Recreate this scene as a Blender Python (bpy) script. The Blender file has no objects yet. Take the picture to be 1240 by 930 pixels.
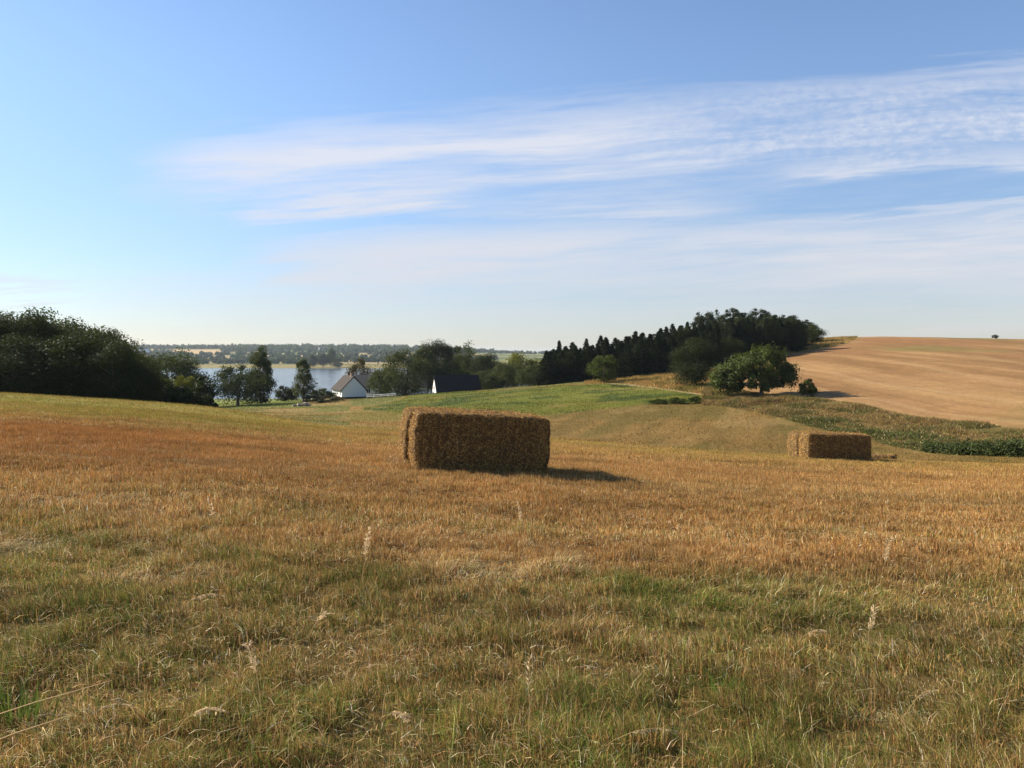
import bpy, math, random
import numpy as np
from mathutils import Vector, Matrix, noise as mnoise

SC = bpy.context.scene
COL = SC.collection
RNG = np.random.default_rng(7)
random.seed(7)
PI = math.pi
R = math.radians

# ------------------------------------------------------------------ camera frame helpers
F, CX, HOR, EYE = 977.0, 620.0, 427.0, 1.65      # focal length and horizon in photo pixels, eye height in metres
def U(x): return (x - CX) / F
def PZ(y, D): return EYE + (HOR - y) / F * D

# ------------------------------------------------------------------ numpy value noise
def vnoise(x, y, seed=0):
    x = np.asarray(x, float); y = np.asarray(y, float)
    xi = np.floor(x).astype(np.int64); yi = np.floor(y).astype(np.int64)
    xf = x - xi; yf = y - yi
    def h(a, b):
        n = (a * 374761393 + b * 668265263 + seed * 1442695041) & 0x7fffffff
        n = ((n ^ (n >> 13)) * 1274126177) & 0x7fffffff
        return ((n ^ (n >> 16)) & 0xffff) / 65535.0
    sx = xf * xf * (3 - 2 * xf); sy = yf * yf * (3 - 2 * yf)
    a = h(xi, yi) * (1 - sx) + h(xi + 1, yi) * sx
    b = h(xi, yi + 1) * (1 - sx) + h(xi + 1, yi + 1) * sx
    return a * (1 - sy) + b * sy
def fbm(x, y, seed=0, oct=4):
    s = 0; a = 1; t = 0
    for i in range(oct):
        s = s + a * vnoise(x * 2**i + 17.3 * i, y * 2**i - 9.1 * i, seed + i); t += a; a *= .5
    return s / t
def smooth(e0, e1, x):
    t = np.clip((np.asarray(x, float) - e0) / (e1 - e0), 0, 1)
    return t * t * (3 - 2 * t)

# ------------------------------------------------------------------ terrain heights: profiles (distance, height below the eye)
FAR_HI = [(420, -22.6), (900, -23.2), (1040, -21.2), (1060, -20.2), (1230, -19.0), (1400, -16.5), (1700, -9.5), (2100, -1), (2600, 15.5), (3200, 19), (4200, 6), (7000, 0)]
FAR_LO = [(420, -22.6), (900, -23.2), (1040, -21.2), (1060, -20.2), (1230, -19.4), (1700, -15), (2600, -5), (3200, -1.5), (4200, -6), (7000, -10)]
PROF = {
 -300: [(1, -1.5), (8, -1.5), (15, -1.6), (30, -1.75), (50, -2.0), (65, -3.2), (80, -5.2), (110, -9), (170, -14), (300, -19)] + FAR_HI,
    0: [(1, -1.58), (8, -1.6), (15, -1.75), (30, -2.02), (50, -2.46), (55, -2.75), (65, -3.9), (80, -6), (110, -10), (170, -15), (300, -19)] + FAR_HI,
  150: [(1, -1.6), (8, -1.63), (15, -1.84), (30, -2.25), (50, -2.92), (58, -3.6), (68, -5.0), (85, -7.2), (110, -9.4), (170, -13), (300, -19)] + FAR_HI,
  260: [(1, -1.6), (8, -1.65), (15, -1.92), (30, -2.5), (50, -3.28), (60, -4.2), (80, -6.2), (110, -8.2), (150, -9.9), (170, -10.6), (230, -14), (300, -18.2)] + FAR_HI,
  400: [(1, -1.62), (8, -1.74), (15, -2.08), (30, -2.9), (40, -3.6), (60, -5.8), (90, -7.6), (120, -8.6), (160, -9.7), (180, -10.5), (230, -14), (300, -18.2)] + FAR_HI,
  520: [(1, -1.63), (8, -1.78), (15, -2.14), (28, -2.95), (38, -3.75), (60, -6.3), (90, -7.7), (120, -7.6), (150, -7.7), (165, -8.2), (200, -11.5), (300, -17)] + FAR_HI,
  600: [(1, -1.64), (8, -1.8), (15, -2.2), (26, -2.95), (40, -4.1), (60, -6.6), (78, -7.7), (92, -7.6), (115, -6.9), (145, -6.7), (160, -7.1), (200, -10.5), (300, -16)] + FAR_LO,
  680: [(1, -1.65), (8, -1.85), (15, -2.3), (24, -2.95), (40, -4.2), (60, -6.9), (75, -7.6), (90, -7.5), (110, -6.6), (140, -5.6), (155, -5.6), (170, -6.2), (220, -8), (300, -12)] + FAR_LO,
  800: [(1, -1.66), (8, -1.9), (15, -2.4), (24, -3.12), (40, -4.62), (60, -7.4), (70, -7.8), (90, -7.0), (105, -6.2), (120, -5.2), (140, -4.4), (165, -3.6), (200, -2.5), (260, -2), (330, -6)] + FAR_LO,
  900: [(1, -1.68), (8, -1.93), (15, -2.48), (24, -3.25), (38, -4.68), (58, -7.6), (70, -7.6), (90, -6.6), (100, -5.9), (112, -5.15), (130, -4.1), (160, -1.9), (200, .6), (250, 1.5), (330, -2)] + FAR_LO,
 1000: [(1, -1.7), (8, -1.97), (15, -2.58), (24, -3.42), (36, -4.65), (55, -7.4), (65, -7.45), (80, -6.9), (95, -5.9), (103, -5.4), (130, -2.9), (160, 0), (200, 3.1), (230, 4.6), (280, 5.2), (350, 3)] + FAR_LO,
 1120: [(1, -1.72), (8, -2.0), (15, -2.65), (24, -3.55), (34, -4.62), (50, -6.8), (60, -7.4), (72, -7.0), (82, -6.5), (110, -4), (150, .1), (200, 3.5), (230, 4.6), (280, 5), (350, 3)] + FAR_LO,
 1240: [(1, -1.73), (8, -2.02), (15, -2.7), (24, -3.62), (33, -4.58), (46, -6.35), (55, -7), (64, -6.7), (68, -6.4), (100, -3.8), (150, .3), (200, 3.1), (240, 4.0), (300, 4.3), (370, 3)] + FAR_LO,
 1550: [(1, -1.75), (8, -2.02), (15, -2.65), (24, -3.5), (30, -4.2), (42, -5.8), (50, -6.2), (60, -5.7), (90, -3.2), (150, .5), (240, 4), (300, 4.5), (370, 3)] + FAR_LO,
}
LD = np.linspace(math.log(1.0), math.log(7000), 900)
UG = np.linspace(-.96, .96, 193)
def _build():
    cols = sorted(PROF)
    us = [U(c) for c in cols]
    prof = np.array([np.interp(LD, [math.log(d) for d, z in PROF[c]], [z for d, z in PROF[c]]) for c in cols])
    G = np.array([[np.interp(u, us, prof[:, j]) for j in range(len(LD))] for u in UG])
    def sm(a, n, axis):
        k = np.exp(-.5 * (np.arange(-3 * n, 3 * n + 1) / n) ** 2); k /= k.sum()
        p = np.pad(a, [(3 * n, 3 * n) if i == axis else (0, 0) for i in range(2)], mode='edge')
        return np.apply_along_axis(lambda v: np.convolve(v, k, 'valid'), axis, p)
    return sm(sm(G, 5, 1), 4, 0)
GRID = _build() + EYE
def base_z(X, Y):
    X = np.asarray(X, float); Y = np.asarray(Y, float)
    Yc = np.maximum(Y, 3.0)
    u = np.clip(X / Yc, UG[0], UG[-1])
    l = np.clip(np.log(Yc), LD[0], LD[-1])
    a = (u - UG[0]) / (UG[1] - UG[0]); b = (l - LD[0]) / (LD[1] - LD[0])
    i = np.clip(a.astype(int), 0, len(UG) - 2); j = np.clip(b.astype(int), 0, len(LD) - 2)
    fa = a - i; fb = b - j
    return (GRID[i, j] * (1 - fa) * (1 - fb) + GRID[i + 1, j] * fa * (1 - fb) + GRID[i, j + 1] * (1 - fa) * fb + GRID[i + 1, j + 1] * fa * fb)
def gz(X, Y):
    X = np.asarray(X, float); Y = np.asarray(Y, float)
    z = base_z(X, Y)
    near = 1 - smooth(30, 90, Y)
    z = z + near * (.05 * (fbm(X * .8, Y * .8, 3, 3) - .5) + .07 * (vnoise(X * .25, Y * .3, 5) - .5))
    mid = smooth(50, 80, Y) * (1 - smooth(250, 400, Y))
    z = z + mid * .35 * (fbm(X * .12, Y * .12, 9, 4) - .5)
    far = smooth(1200, 2200, Y)
    z = z + far * 7 * (fbm(X * .0022, Y * .0011, 21, 4) - .5)
    return z
def gz1(X, Y): return float(gz(np.array([X]), np.array([Y]))[0])
DS = np.exp(np.linspace(math.log(2), math.log(400), 1600))
def inv(x, y, d0=60, d1=260):
    """distance at which the ground seen in photo column x shows at row y (between d0 and d1)"""
    m = (DS >= d0) & (DS <= d1)
    D = DS[m]; zz = base_z(U(x) * D, D)
    yy = HOR - (zz - EYE) / D * F
    k = np.argmin(np.abs(yy - y) + 0.0008 * D)
    return float(D[k])

# ------------------------------------------------------------------ mesh and scene helpers
def mesh_np(name, V, Fc, mats, colors=None, attrs=None, smooth_f=False, mi=None):
    me = bpy.data.meshes.new(name)
    V = np.ascontiguousarray(V, dtype=np.float32); Fc = np.ascontiguousarray(Fc, dtype=np.int32)
    n, k = Fc.shape
    me.vertices.add(len(V)); me.vertices.foreach_set('co', V.ravel())
    me.loops.add(n * k); me.loops.foreach_set('vertex_index', Fc.ravel())
    me.polygons.add(n); me.polygons.foreach_set('loop_start', np.arange(0, n * k, k, dtype=np.int32))
    try: me.polygons.foreach_set('loop_total', np.full(n, k, dtype=np.int32))
    except Exception: pass
    me.polygons.foreach_set('use_smooth', np.full(n, smooth_f, dtype=bool))
    if mi is not None: me.polygons.foreach_set('material_index', np.ascontiguousarray(mi, dtype=np.int32))
    if colors is not None:
        a = me.color_attributes.new('col', 'FLOAT_COLOR', 'POINT')
        c = np.ones((len(V), 4), np.float32); c[:, :3] = colors
        a.data.foreach_set('color', c.ravel())
    for kk, v in (attrs or {}).items():
        a = me.attributes.new(kk, 'FLOAT', 'POINT'); a.data.foreach_set('value', np.ascontiguousarray(v, dtype=np.float32))
    me.update(calc_edges=True); me.validate()
    for m in (mats if isinstance(mats, (list, tuple)) else [mats]): me.materials.append(m)
    return me
def link(name, me, parent=None, loc=None, rot=None, scale=None):
    o = bpy.data.objects.new(name, me); COL.objects.link(o)
    if parent is not None: o.parent = parent
    if loc is not None: o.location = loc
    if rot is not None: o.rotation_euler = rot
    if scale is not None: o.scale = scale
    return o
def tag(o, label, cat, group=None):
    o['label'] = label; o['category'] = cat
    if group: o['group'] = group
    return o
def struct(o, kind='structure'): o['kind'] = kind; return o

class MB:
    """collects quads and boxes into one mesh"""
    def __init__(s): s.v = []; s.f = []
    def quad(s, *p):
        b = len(s.v); s.v += [tuple(q) for q in p]; s.f.append(tuple(range(b, b + len(p))))
    def box(s, x0, x1, y0, y1, z0, z1, M=None):
        p = [(x, y, z) for z in (z0, z1) for y in (y0, y1) for x in (x0, x1)]
        if M is not None: p = [tuple(M @ Vector(q)) for q in p]
        b = len(s.v); s.v += p
        for q in ((0, 2, 3, 1), (4, 5, 7, 6), (0, 1, 5, 4), (2, 6, 7, 3), (0, 4, 6, 2), (1, 3, 7, 5)): s.f.append(tuple(b + i for i in q))
    def tube(s, pts, rad, n=7, cap=True):
        b0 = len(s.v); pts = [Vector(p) for p in pts]
        for i, p in enumerate(pts):
            d = (pts[min(i + 1, len(pts) - 1)] - pts[max(i - 1, 0)]).normalized()
            a = d.orthogonal().normalized() if abs(d.z) < .9 else d.cross(Vector((0, 1, 0))).normalized()
            c = d.cross(a)
            for k in range(n):
                t = 2 * PI * k / n; q = p + (a * math.cos(t) + c * math.sin(t)) * rad[i]; s.v.append(tuple(q))
        for i in range(len(pts) - 1):
            for k in range(n):
                s.f.append((b0 + i * n + k, b0 + i * n + (k + 1) % n, b0 + (i + 1) * n + (k + 1) % n, b0 + (i + 1) * n + k))
        if cap: s.f.append(tuple(b0 + (len(pts) - 1) * n + k for k in range(n)))
    def mesh(s, name, mat, smooth_f=False):
        me = bpy.data.meshes.new(name); me.from_pydata(s.v, [], s.f); me.update()
        if smooth_f: me.polygons.foreach_set('use_smooth', [True] * len(me.polygons))
        me.materials.append(mat); return me

# ------------------------------------------------------------------ materials
def mat(name):
    m = bpy.data.materials.new(name); m.use_nodes = True
    nt = m.node_tree; bs = nt.nodes['Principled BSDF']
    bs.inputs['Specular IOR Level'].default_value = .25
    return m, nt, bs
def N(nt, t, **kw):
    n = nt.nodes.new(t)
    for k, v in kw.items(): setattr(n, k, v)
    return n
def setin(n, **kw):
    for k, v in kw.items(): n.inputs[k.replace('_', ' ')].default_value = v
def mathn(nt, op, a=None, b=None, c=None, clamp=False):
    n = N(nt, 'ShaderNodeMath', operation=op); n.use_clamp = clamp
    for i, v in enumerate((a, b, c)):
        if v is None: continue
        if hasattr(v, 'is_linked'): nt.links.new(v, n.inputs[i])
        else: n.inputs[i].default_value = v
    return n.outputs[0]
def mixc(nt, fac, a, b, mode='MIX'):
    n = N(nt, 'ShaderNodeMix', data_type='RGBA', blend_type=mode)
    for i, v in ((0, fac), (6, a), (7, b)):
        if hasattr(v, 'is_linked'): nt.links.new(v, n.inputs[i])
        else: n.inputs[i].default_value = v if i == 0 else (*v, 1) if len(v) == 3 else v
    return n.outputs[2]
def noise_n(nt, vec, scale, detail=4, rough=.6, dim='3D'):
    n = N(nt, 'ShaderNodeTexNoise', noise_dimensions=dim); setin(n, Scale=scale, Detail=detail, Roughness=rough)
    if vec is not None: nt.links.new(vec, n.inputs['Vector'])
    return n.outputs['Fac']

def blade_material(name, trans=.28, rough=.75, spec=.05):
    """vertex-coloured thin leaves and stalks that let some light through"""
    m, nt, bs = mat(name)
    a = N(nt, 'ShaderNodeVertexColor'); a.layer_name = 'col'
    nt.links.new(a.outputs['Color'], bs.inputs['Base Color'])
    bs.inputs['Roughness'].default_value = rough; bs.inputs['Specular IOR Level'].default_value = spec
    tr = N(nt, 'ShaderNodeBsdfTranslucent'); nt.links.new(a.outputs['Color'], tr.inputs['Color'])
    mx = N(nt, 'ShaderNodeMixShader'); mx.inputs[0].default_value = trans
    nt.links.new(bs.outputs[0], mx.inputs[1]); nt.links.new(tr.outputs[0], mx.inputs[2])
    nt.links.new(mx.outputs[0], nt.nodes['Material Output'].inputs['Surface'])
    return m
M_BLADE = blade_material('grass_blades')
M_STRAW = blade_material('loose_straw', .12, .6, .12)

def leaf_material(name, col, var=.35, trans=.3, yellow=.25):
    m, nt, bs = mat(name)
    oi = N(nt, 'ShaderNodeObjectInfo')
    at = N(nt, 'ShaderNodeAttribute'); at.attribute_name = 'tint'
    c0 = tuple(x * (1 - var) for x in col); c1 = tuple(min(1, x * (1 + var)) for x in col)
    c2 = (col[0] * 1.9, col[1] * 1.45, col[2] * .9)
    a = mixc(nt, at.outputs['Fac'], c0, c1)
    fac = mathn(nt, 'MULTIPLY', oi.outputs['Random'], yellow)
    a = mixc(nt, fac, a, c2)
    nt.links.new(a, bs.inputs['Base Color'])
    bs.inputs['Roughness'].default_value = .6; bs.inputs['Specular IOR Level'].default_value = .12
    tr = N(nt, 'ShaderNodeBsdfTranslucent')
    b = mixc(nt, 1.0, a, (1.15, 1.25, .6), 'MULTIPLY'); nt.links.new(b, tr.inputs['Color'])
    mx = N(nt, 'ShaderNodeMixShader'); mx.inputs[0].default_value = trans
    nt.links.new(bs.outputs[0], mx.inputs[1]); nt.links.new(tr.outputs[0], mx.inputs[2])
    nt.links.new(mx.outputs[0], nt.nodes['Material Output'].inputs['Surface'])
    return m
L_DARK = leaf_material('leaves_dark', (.027, .036, .009), trans=.3)
L_MID = leaf_material('leaves_mid', (.046, .06, .012))
L_GREY = leaf_material('leaves_grey_green', (.056, .068, .02))
L_BRIGHT = leaf_material('leaves_bright', (.052, .072, .012))
L_YELLOW = leaf_material('leaves_yellow_green', (.13, .135, .018))
L_BROWN = leaf_material('leaves_reddish', (.07, .055, .018))
L_SPRUCE = leaf_material('needles_dark', (.024, .036, .012), trans=.2, yellow=.15)
L_PINE = leaf_material('needles_grey', (.036, .047, .017), trans=.15, yellow=.15)
L_FAR = leaf_material('leaves_far', (.05, .07, .025), yellow=0)

def simple(name, col, rough=.8, nscale=6, namt=.25, bump=0, spec=.2):
    m, nt, bs = mat(name)
    tc = N(nt, 'ShaderNodeTexCoord')
    f = noise_n(nt, tc.outputs['Object'], nscale, 6, .65)
    c = mixc(nt, f, tuple(x * (1 - namt) for x in col), tuple(min(1, x * (1 + namt)) for x in col))
    nt.links.new(c, bs.inputs['Base Color']); bs.inputs['Roughness'].default_value = rough
    bs.inputs['Specular IOR Level'].default_value = spec
    if bump:
        b = N(nt, 'ShaderNodeBump'); setin(b, Strength=.6, Distance=bump); nt.links.new(f, b.inputs['Height']); nt.links.new(b.outputs[0], bs.inputs['Normal'])
    return m
M_BARK = simple('bark', (.12, .09, .06), .9, 9, .4, .03)
M_WALL = simple('white_render', (.72, .71, .68), .85, 1.2, .06)
M_PLINTH = simple('tarred_plinth', (.03, .03, .032), .8, 3, .3)
M_TILE = simple('brown_roof_tiles', (.032, .024, .018), .85, 5, .45, .03)
M_TARROOF = simple('dark_slate_roof', (.026, .026, .027), .9, 4, .4, .02, .05)
M_BRICK = simple('chimney_brick', (.3, .2, .15), .9, 8, .3)
M_GLASS = simple('window_glass', (.03, .035, .045), .1, 2, .2, spec=.5)
M_FRAME = simple('white_paint', (.75, .75, .73), .5, 3, .05)
M_DOOR = simple('door_paint', (.08, .1, .12), .5, 3, .2)
M_STONE = simple('pale_stones', (.3, .25, .2), .9, 5, .35, .03)

# ================================================================== GROUND
def edge_of_field(u):
    xs = [-300, 0, 150, 260, 400, 520, 680, 800, 900, 1000, 1120, 1240, 1550]
    ds = [60, 58, 57, 54, 44, 41, 42, 43, 41, 39, 37, 36, 33]
    return np.interp(u, [U(x) for x in xs], ds)
def line_D(pts, d0=60, d1=260):
    us = [U(x) for x, y in pts]; ds = [inv(x, y, d0, d1) for x, y in pts]
    return us, ds
GREEN_LO = line_D([(450, 496), (480, 500), (560, 503), (640, 505), (700, 499), (780, 489), (850, 486), (880, 484)], 75, 200)
GREEN_HI = line_D([(450, 492), (475, 487), (520, 478.5), (600, 474), (680, 466.5), (750, 465), (800, 471), (880, 483)], 85, 200)
BANK_LO = line_D([(860, 490), (900, 495), (950, 508), (1000, 521), (1050, 533), (1100, 544), (1150, 551), (1240, 556)], 52, 130)
BANK_HI = line_D([(860, 469), (960, 480), (1000, 484), (1060, 495), (1130, 508), (1240, 521)], 60, 150)
BANK_LO[0].append(.96); BANK_LO[1].append(48.0); BANK_HI[0].append(.96); BANK_HI[1].append(62.0)
KNOLL = line_D([(940, 431), (960, 428), (985, 424), (1010, 419), (1030, 414), (1042, 409)], 120, 235)
def between(u, D, lo, hi, soft, warp):
    a = np.interp(u, *lo); b = np.interp(u, *hi)
    inside = (u >= lo[0][0] - .01) & (u <= lo[0][-1] + .01)
    return smooth(-soft, soft, D + warp - a) * (1 - smooth(-soft, soft, D + warp - b)) * inside
def bank_mask(X, Y, soft=1.2):
    u = X / np.maximum(Y, 1)
    return between(u, Y, BANK_LO, BANK_HI, soft, 2.2 * (fbm(X * .35, Y * .35, 31, 3) - .5))
def green_mask(X, Y):
    u = X / np.maximum(Y, 1)
    return between(u, Y, GREEN_LO, GREEN_HI, 1.6, 4 * (fbm(X * .12, Y * .15, 33, 4) - .5))
def near_green(X, Y):
    """0 = orange stubble, 1 = green undergrowth, over the near field; bands lie along the drilled rows"""
    u = X / np.maximum(Y, 2)
    Yw = Y - .06 * X + 1.6 * (fbm(X * .22, Y * .35, 41, 3) - .5) * np.clip(Y / 8, .5, 2.5)
    g = np.interp(Yw, [0, 4, 5.2, 6.6, 7.3, 7.9, 8.6, 9.4, 10.5, 13, 15, 19, 24, 30, 36, 44, 60],
                      [.62, .7, .76, .76, .24, .12, .46, .36, .2, .22, .26, .10, .2, .32, .38, .36, .4])
    left = 1 - smooth(-.42, -.08, u)
    gl = np.interp(Yw, [0, 4, 6.5, 8, 9.5, 12, 15, 18, 22, 25, 30, 40, 46, 60], [.62, .7, .76, .40, .46, .3, .18, .06, .1, .42, .72, .9, .85, .6])
    g = g * (1 - left) + gl * left
    g = g + .5 * (fbm(X * .5, Y * .5, 43, 4) - .5) + .22 * (fbm(X * 2.1, Y * 2.1, 47, 3) - .5)
    return np.clip(g, 0, 1)
def mix(a, b, t): t = np.asarray(t)[..., None]; return np.asarray(a) * (1 - t) + np.asarray(b) * t
def track_mask(X, Y, pts, w, d0, d1):
    P = np.array([(U(x) * D, D) for x, y in pts for D in [inv(x, y, d0, d1)]])
    best = np.full(X.shape, 1e9)
    sel = np.where((Y > P[:, 1].min() - 8) & (Y < P[:, 1].max() + 8))
    xs, ys = X[sel], Y[sel]; bb = np.full(xs.shape, 1e9)
    for a, b in zip(P[:-1], P[1:]):
        d = b - a; t = np.clip(((xs - a[0]) * d[0] + (ys - a[1]) * d[1]) / (d @ d), 0, 1)
        bb = np.minimum(bb, np.hypot(xs - a[0] - t * d[0], ys - a[1] - t * d[1]))
    best[sel] = bb
    return 1 - smooth(w * .4, w, best)

def ground_color(X, Y):
    u = X / np.maximum(Y, 2.0)
    n1 = fbm(X * .12, Y * .12, 51, 4); n2 = fbm(X * .9, Y * .9, 53, 3)
    # near field soil and thatch
    g = near_green(X, Y)
    c = mix((.18, .11, .042), (.125, .095, .032), g)
    c = mix(c, (.25, .165, .07), smooth(.55, .8, n2) * .5)
    c = mix(c, mix((.29, .165, .05), (.24, .2, .04), g), smooth(14, 30, Y))
    # rough meadow behind the field
    off = smooth(-1.0, 1.5, Y - edge_of_field(u))
    rough = mix((.24, .15, .045), (.18, .145, .035), smooth(.35, .65, n1))
    c = mix(c, rough, off)
    # brown cropped slope in the middle
    brown = smooth(-.02, .06, u) * (1 - smooth(150, 190, Y)) * off
    stripes = fbm((X - .35 * Y) * .5, (Y + .35 * X) * .05, 57, 3)
    c = mix(c, mix((.135, .088, .024), (.205, .125, .038), smooth(.3, .7, stripes)), brown * .9)
    c = mix(c, (.12, .092, .022), brown * smooth(.48, .66, fbm((X - .35 * Y) * .22, (Y + .35 * X) * .06, 58, 4)) * .75)
    c = mix(c, (.25, .17, .065), brown * smooth(.55, .7, fbm((X - .35 * Y) * .3, (Y + .35 * X) * .1, 59, 4)) * .5)
    # green meadow
    gm = green_mask(X, Y)
    gc = mix((.085, .105, .014), (.155, .15, .024), fbm(X * .1, Y * .25, 61, 4))
    gc = mix(gc, (.04, .062, .012), smooth(.48, .64, fbm(X * .22, Y * .3, 63, 3)) * .8)
    gc = mix(gc, (.22, .17, .05), smooth(.6, .8, fbm(X * .15, Y * .2, 67, 3)) * .6)
    c = mix(c, gc, gm)
    # everything past the meadow, round the houses and down to the lake
    yard = smooth(.2, .05, u) * smooth(0, 6, Y - np.interp(u, GREEN_HI[0], GREEN_HI[1])) * off * (Y > 120)
    c = mix(c, mix((.11, .12, .03), (.16, .15, .045), n1), yard)
    lawn = (u < -.2) * off
    c = mix(c, mix((.12, .13, .03), (.25, .17, .06), smooth(.4, .65, n1)), lawn * .8)
    c = mix(c, (.14, .17, .03), (u < -.26) * smooth(130, 150, Y) * .8)
    # bank of rough grass
    bm = bank_mask(X, Y)
    c = mix(c, mix((.19, .13, .045), (.08, .08, .02), n2), bm)
    # upper stubble field
    hi = np.interp(u, *BANK_HI)
    hill = smooth(-1.2, 1.2, Y - hi + 1.5 * (fbm(X * .4, Y * .4, 71, 2) - .5)) * smooth(.262, .272, u + .006 * (n2 - .5)) * (1 - smooth(600, 700, Y))
    hs = fbm((X + .12 * Y) * .35, (Y - .12 * X) * .03, 73, 4)
    hc = mix((.222, .122, .048), (.315, .183, .078), smooth(.25, .75, hs))
    hc = mix(hc, (.33, .20, .085), smooth(.5, .68, fbm((X + .12 * Y) * .16, (Y - .12 * X) * .012, 75, 4)) * .7)
    hc = mix(hc, (.19, .14, .045), smooth(.5, .66, fbm(X * .05, Y * .03, 77, 4)) * .8)
    hc = mix(hc, (.25, .12, .05), smooth(.5, .7, fbm(X * .03, Y * .05, 79, 3)) * .6)
    c = mix(c, hc, hill)
    # dry grass strip below the wood and the peach corner of field between the trees
    dry = smooth(.09, .13, u) * (1 - smooth(.255, .27, u)) * smooth(0, 4, Y - np.interp(u, GREEN_HI[0], GREEN_HI[1])) * (Y < 260)
    c = mix(c, mix((.30, .19, .06), (.2, .15, .05), n2), dry)
    # grassy knoll where the wood ends
    knoll = smooth(.325, .335, u) * smooth(-3, 3, Y - np.interp(u, *KNOLL) - 7 * (n1 - .5)) * (1 - smooth(.425, .435, u)) * (1 - smooth(300, 320, Y))
    c = mix(c, mix((.17, .15, .045), (.28, .19, .07), smooth(.4, .6, n2)), knoll)
    hill = hill * (1 - knoll)
    # pale tracks
    for pts, w, d0, d1 in (([(740, 465), (780, 467.5), (830, 474), (880, 481.5)], .9, 95, 190),
                           ([(1020, 507), (1050, 513), (1085, 520)], .6, 60, 110), ([(1205, 537), (1260, 545)], .7, 50, 90),
                           ([(963, 444), (1000, 450), (1048, 462), (1120, 472), (1240, 487)], .8, 70, 190),
                           ([(1085, 439), (1160, 452), (1240, 465)], .9, 70, 200), ([(1180, 430), (1250, 443)], 1.0, 80, 220),
                           ([(975, 468), (1100, 492), (1240, 513)], .7, 66, 150)):
        c = mix(c, (.44, .32, .17), track_mask(X, Y, pts, w, d0, d1) * (.5 if d0 == 95 else .2))
    # far country across the lake
    far = smooth(1000, 1040, Y)
    cell = vnoise(np.floor(X / 260 + .6 * vnoise(X * .002, Y * .002, 81)), np.floor(Y / 210 + .15 * np.sin(X * .004)), 83)
    fc = mix((.08, .1, .03), (.17, .18, .05), smooth(.2, .5, cell)); fc = mix(fc, (.26, .20, .09), smooth(.62, .75, cell))
    marsh = (1 - smooth(1225, 1260, Y + 40 * (fbm(X * .01, Y * .004, 85, 2) - .5)))
    fc = mix(fc, mix((.27, .19, .07), (.17, .16, .05), fbm(X * .006, Y * .03, 87, 3)), marsh)
    tan = smooth(-.43, -.42, u) * (1 - smooth(-.365, -.36, u)) * smooth(1950, 2000, Y) * (1 - smooth(2350, 2400, Y))
    fc = mix(fc, (.42, .29, .14), tan)
    c = mix(c, fc, far)
    return c, hill

def build_ground():
    ys = np.concatenate([np.linspace(-25, 1.6, 34)[:-1], np.exp(np.linspace(math.log(1.6), math.log(420), 980))[:-1], np.exp(np.linspace(math.log(420), math.log(6800), 150))])
    s = np.linspace(-1, 1, 561); s = .75 * s + .25 * s**3
    S, Y = np.meshgrid(s, ys)
    W = np.maximum(16, np.abs(Y) * 1.05 + 9)
    X = S * W
    Z = gz(X, Y)
    c, hill = ground_color(X, Y)
    nr, nc = X.shape
    idx = np.arange(nr * nc).reshape(nr, nc)
    Q = np.stack([idx[:-1, :-1], idx[:-1, 1:], idx[1:, 1:], idx[1:, :-1]], -1).reshape(-1, 4)
    m, nt, bs = mat('field_ground')
    a = N(nt, 'ShaderNodeVertexColor'); a.layer_name = 'col'
    h = N(nt, 'ShaderNodeAttribute'); h.attribute_name = 'hill'
    geo = N(nt, 'ShaderNodeNewGeometry'); pos = geo.outputs['Position']
    nf = noise_n(nt, pos, 14, 6, .7); nm = noise_n(nt, pos, 2.3, 5, .65); nb = noise_n(nt, pos, .35, 4, .6)
    v = mathn(nt, 'ADD', mathn(nt, 'MULTIPLY', nf, .9), mathn(nt, 'ADD', mathn(nt, 'MULTIPLY', nm, .8), mathn(nt, 'MULTIPLY', nb, .5)))
    v = mathn(nt, 'SUBTRACT', v, .1)
    # stubble rows on the hill run up the slope
    mp = N(nt, 'ShaderNodeMapping'); mp.inputs['Rotation'].default_value = (0, 0, R(-7)); mp.inputs['Scale'].default_value = (1, .012, 0)
    nt.links.new(pos, mp.inputs['Vector'])
    r1 = noise_n(nt, mp.outputs[0], 1.3, 5, .7); r2 = noise_n(nt, mp.outputs[0], .28, 3, .6)
    rv = mathn(nt, 'ADD', mathn(nt, 'MULTIPLY', r1, .55), mathn(nt, 'MULTIPLY', r2, .35))
    rv = mathn(nt, 'ADD', rv, .55)
    rmix = mathn(nt, 'MULTIPLY_ADD', h.outputs['Fac'], mathn(nt, 'SUBTRACT', rv, 1.0), 1.0)
    v = mathn(nt, 'MULTIPLY', v, rmix)
    vc = N(nt, 'ShaderNodeCombineColor')
    for i in range(3): nt.links.new(v, vc.inputs[i])
    col = mixc(nt, 1.0, a.outputs['Color'], vc.outputs[0], 'MULTIPLY')
    nt.links.new(col, bs.inputs['Base Color']); bs.inputs['Roughness'].default_value = .95; bs.inputs['Specular IOR Level'].default_value = .1
    b = N(nt, 'ShaderNodeBump'); setin(b, Strength=.9, Distance=.12)
    hh = mathn(nt, 'ADD', mathn(nt, 'MULTIPLY', nf, .5), nm); nt.links.new(hh, b.inputs['Height']); nt.links.new(b.outputs[0], bs.inputs['Normal'])
    me = mesh_np('ground', np.stack([X, Y, Z], -1).reshape(-1, 3), Q, m, c.reshape(-1, 3), {'hill': hill.ravel()}, True)
    struct(link('ground', me))
build_ground()

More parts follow.
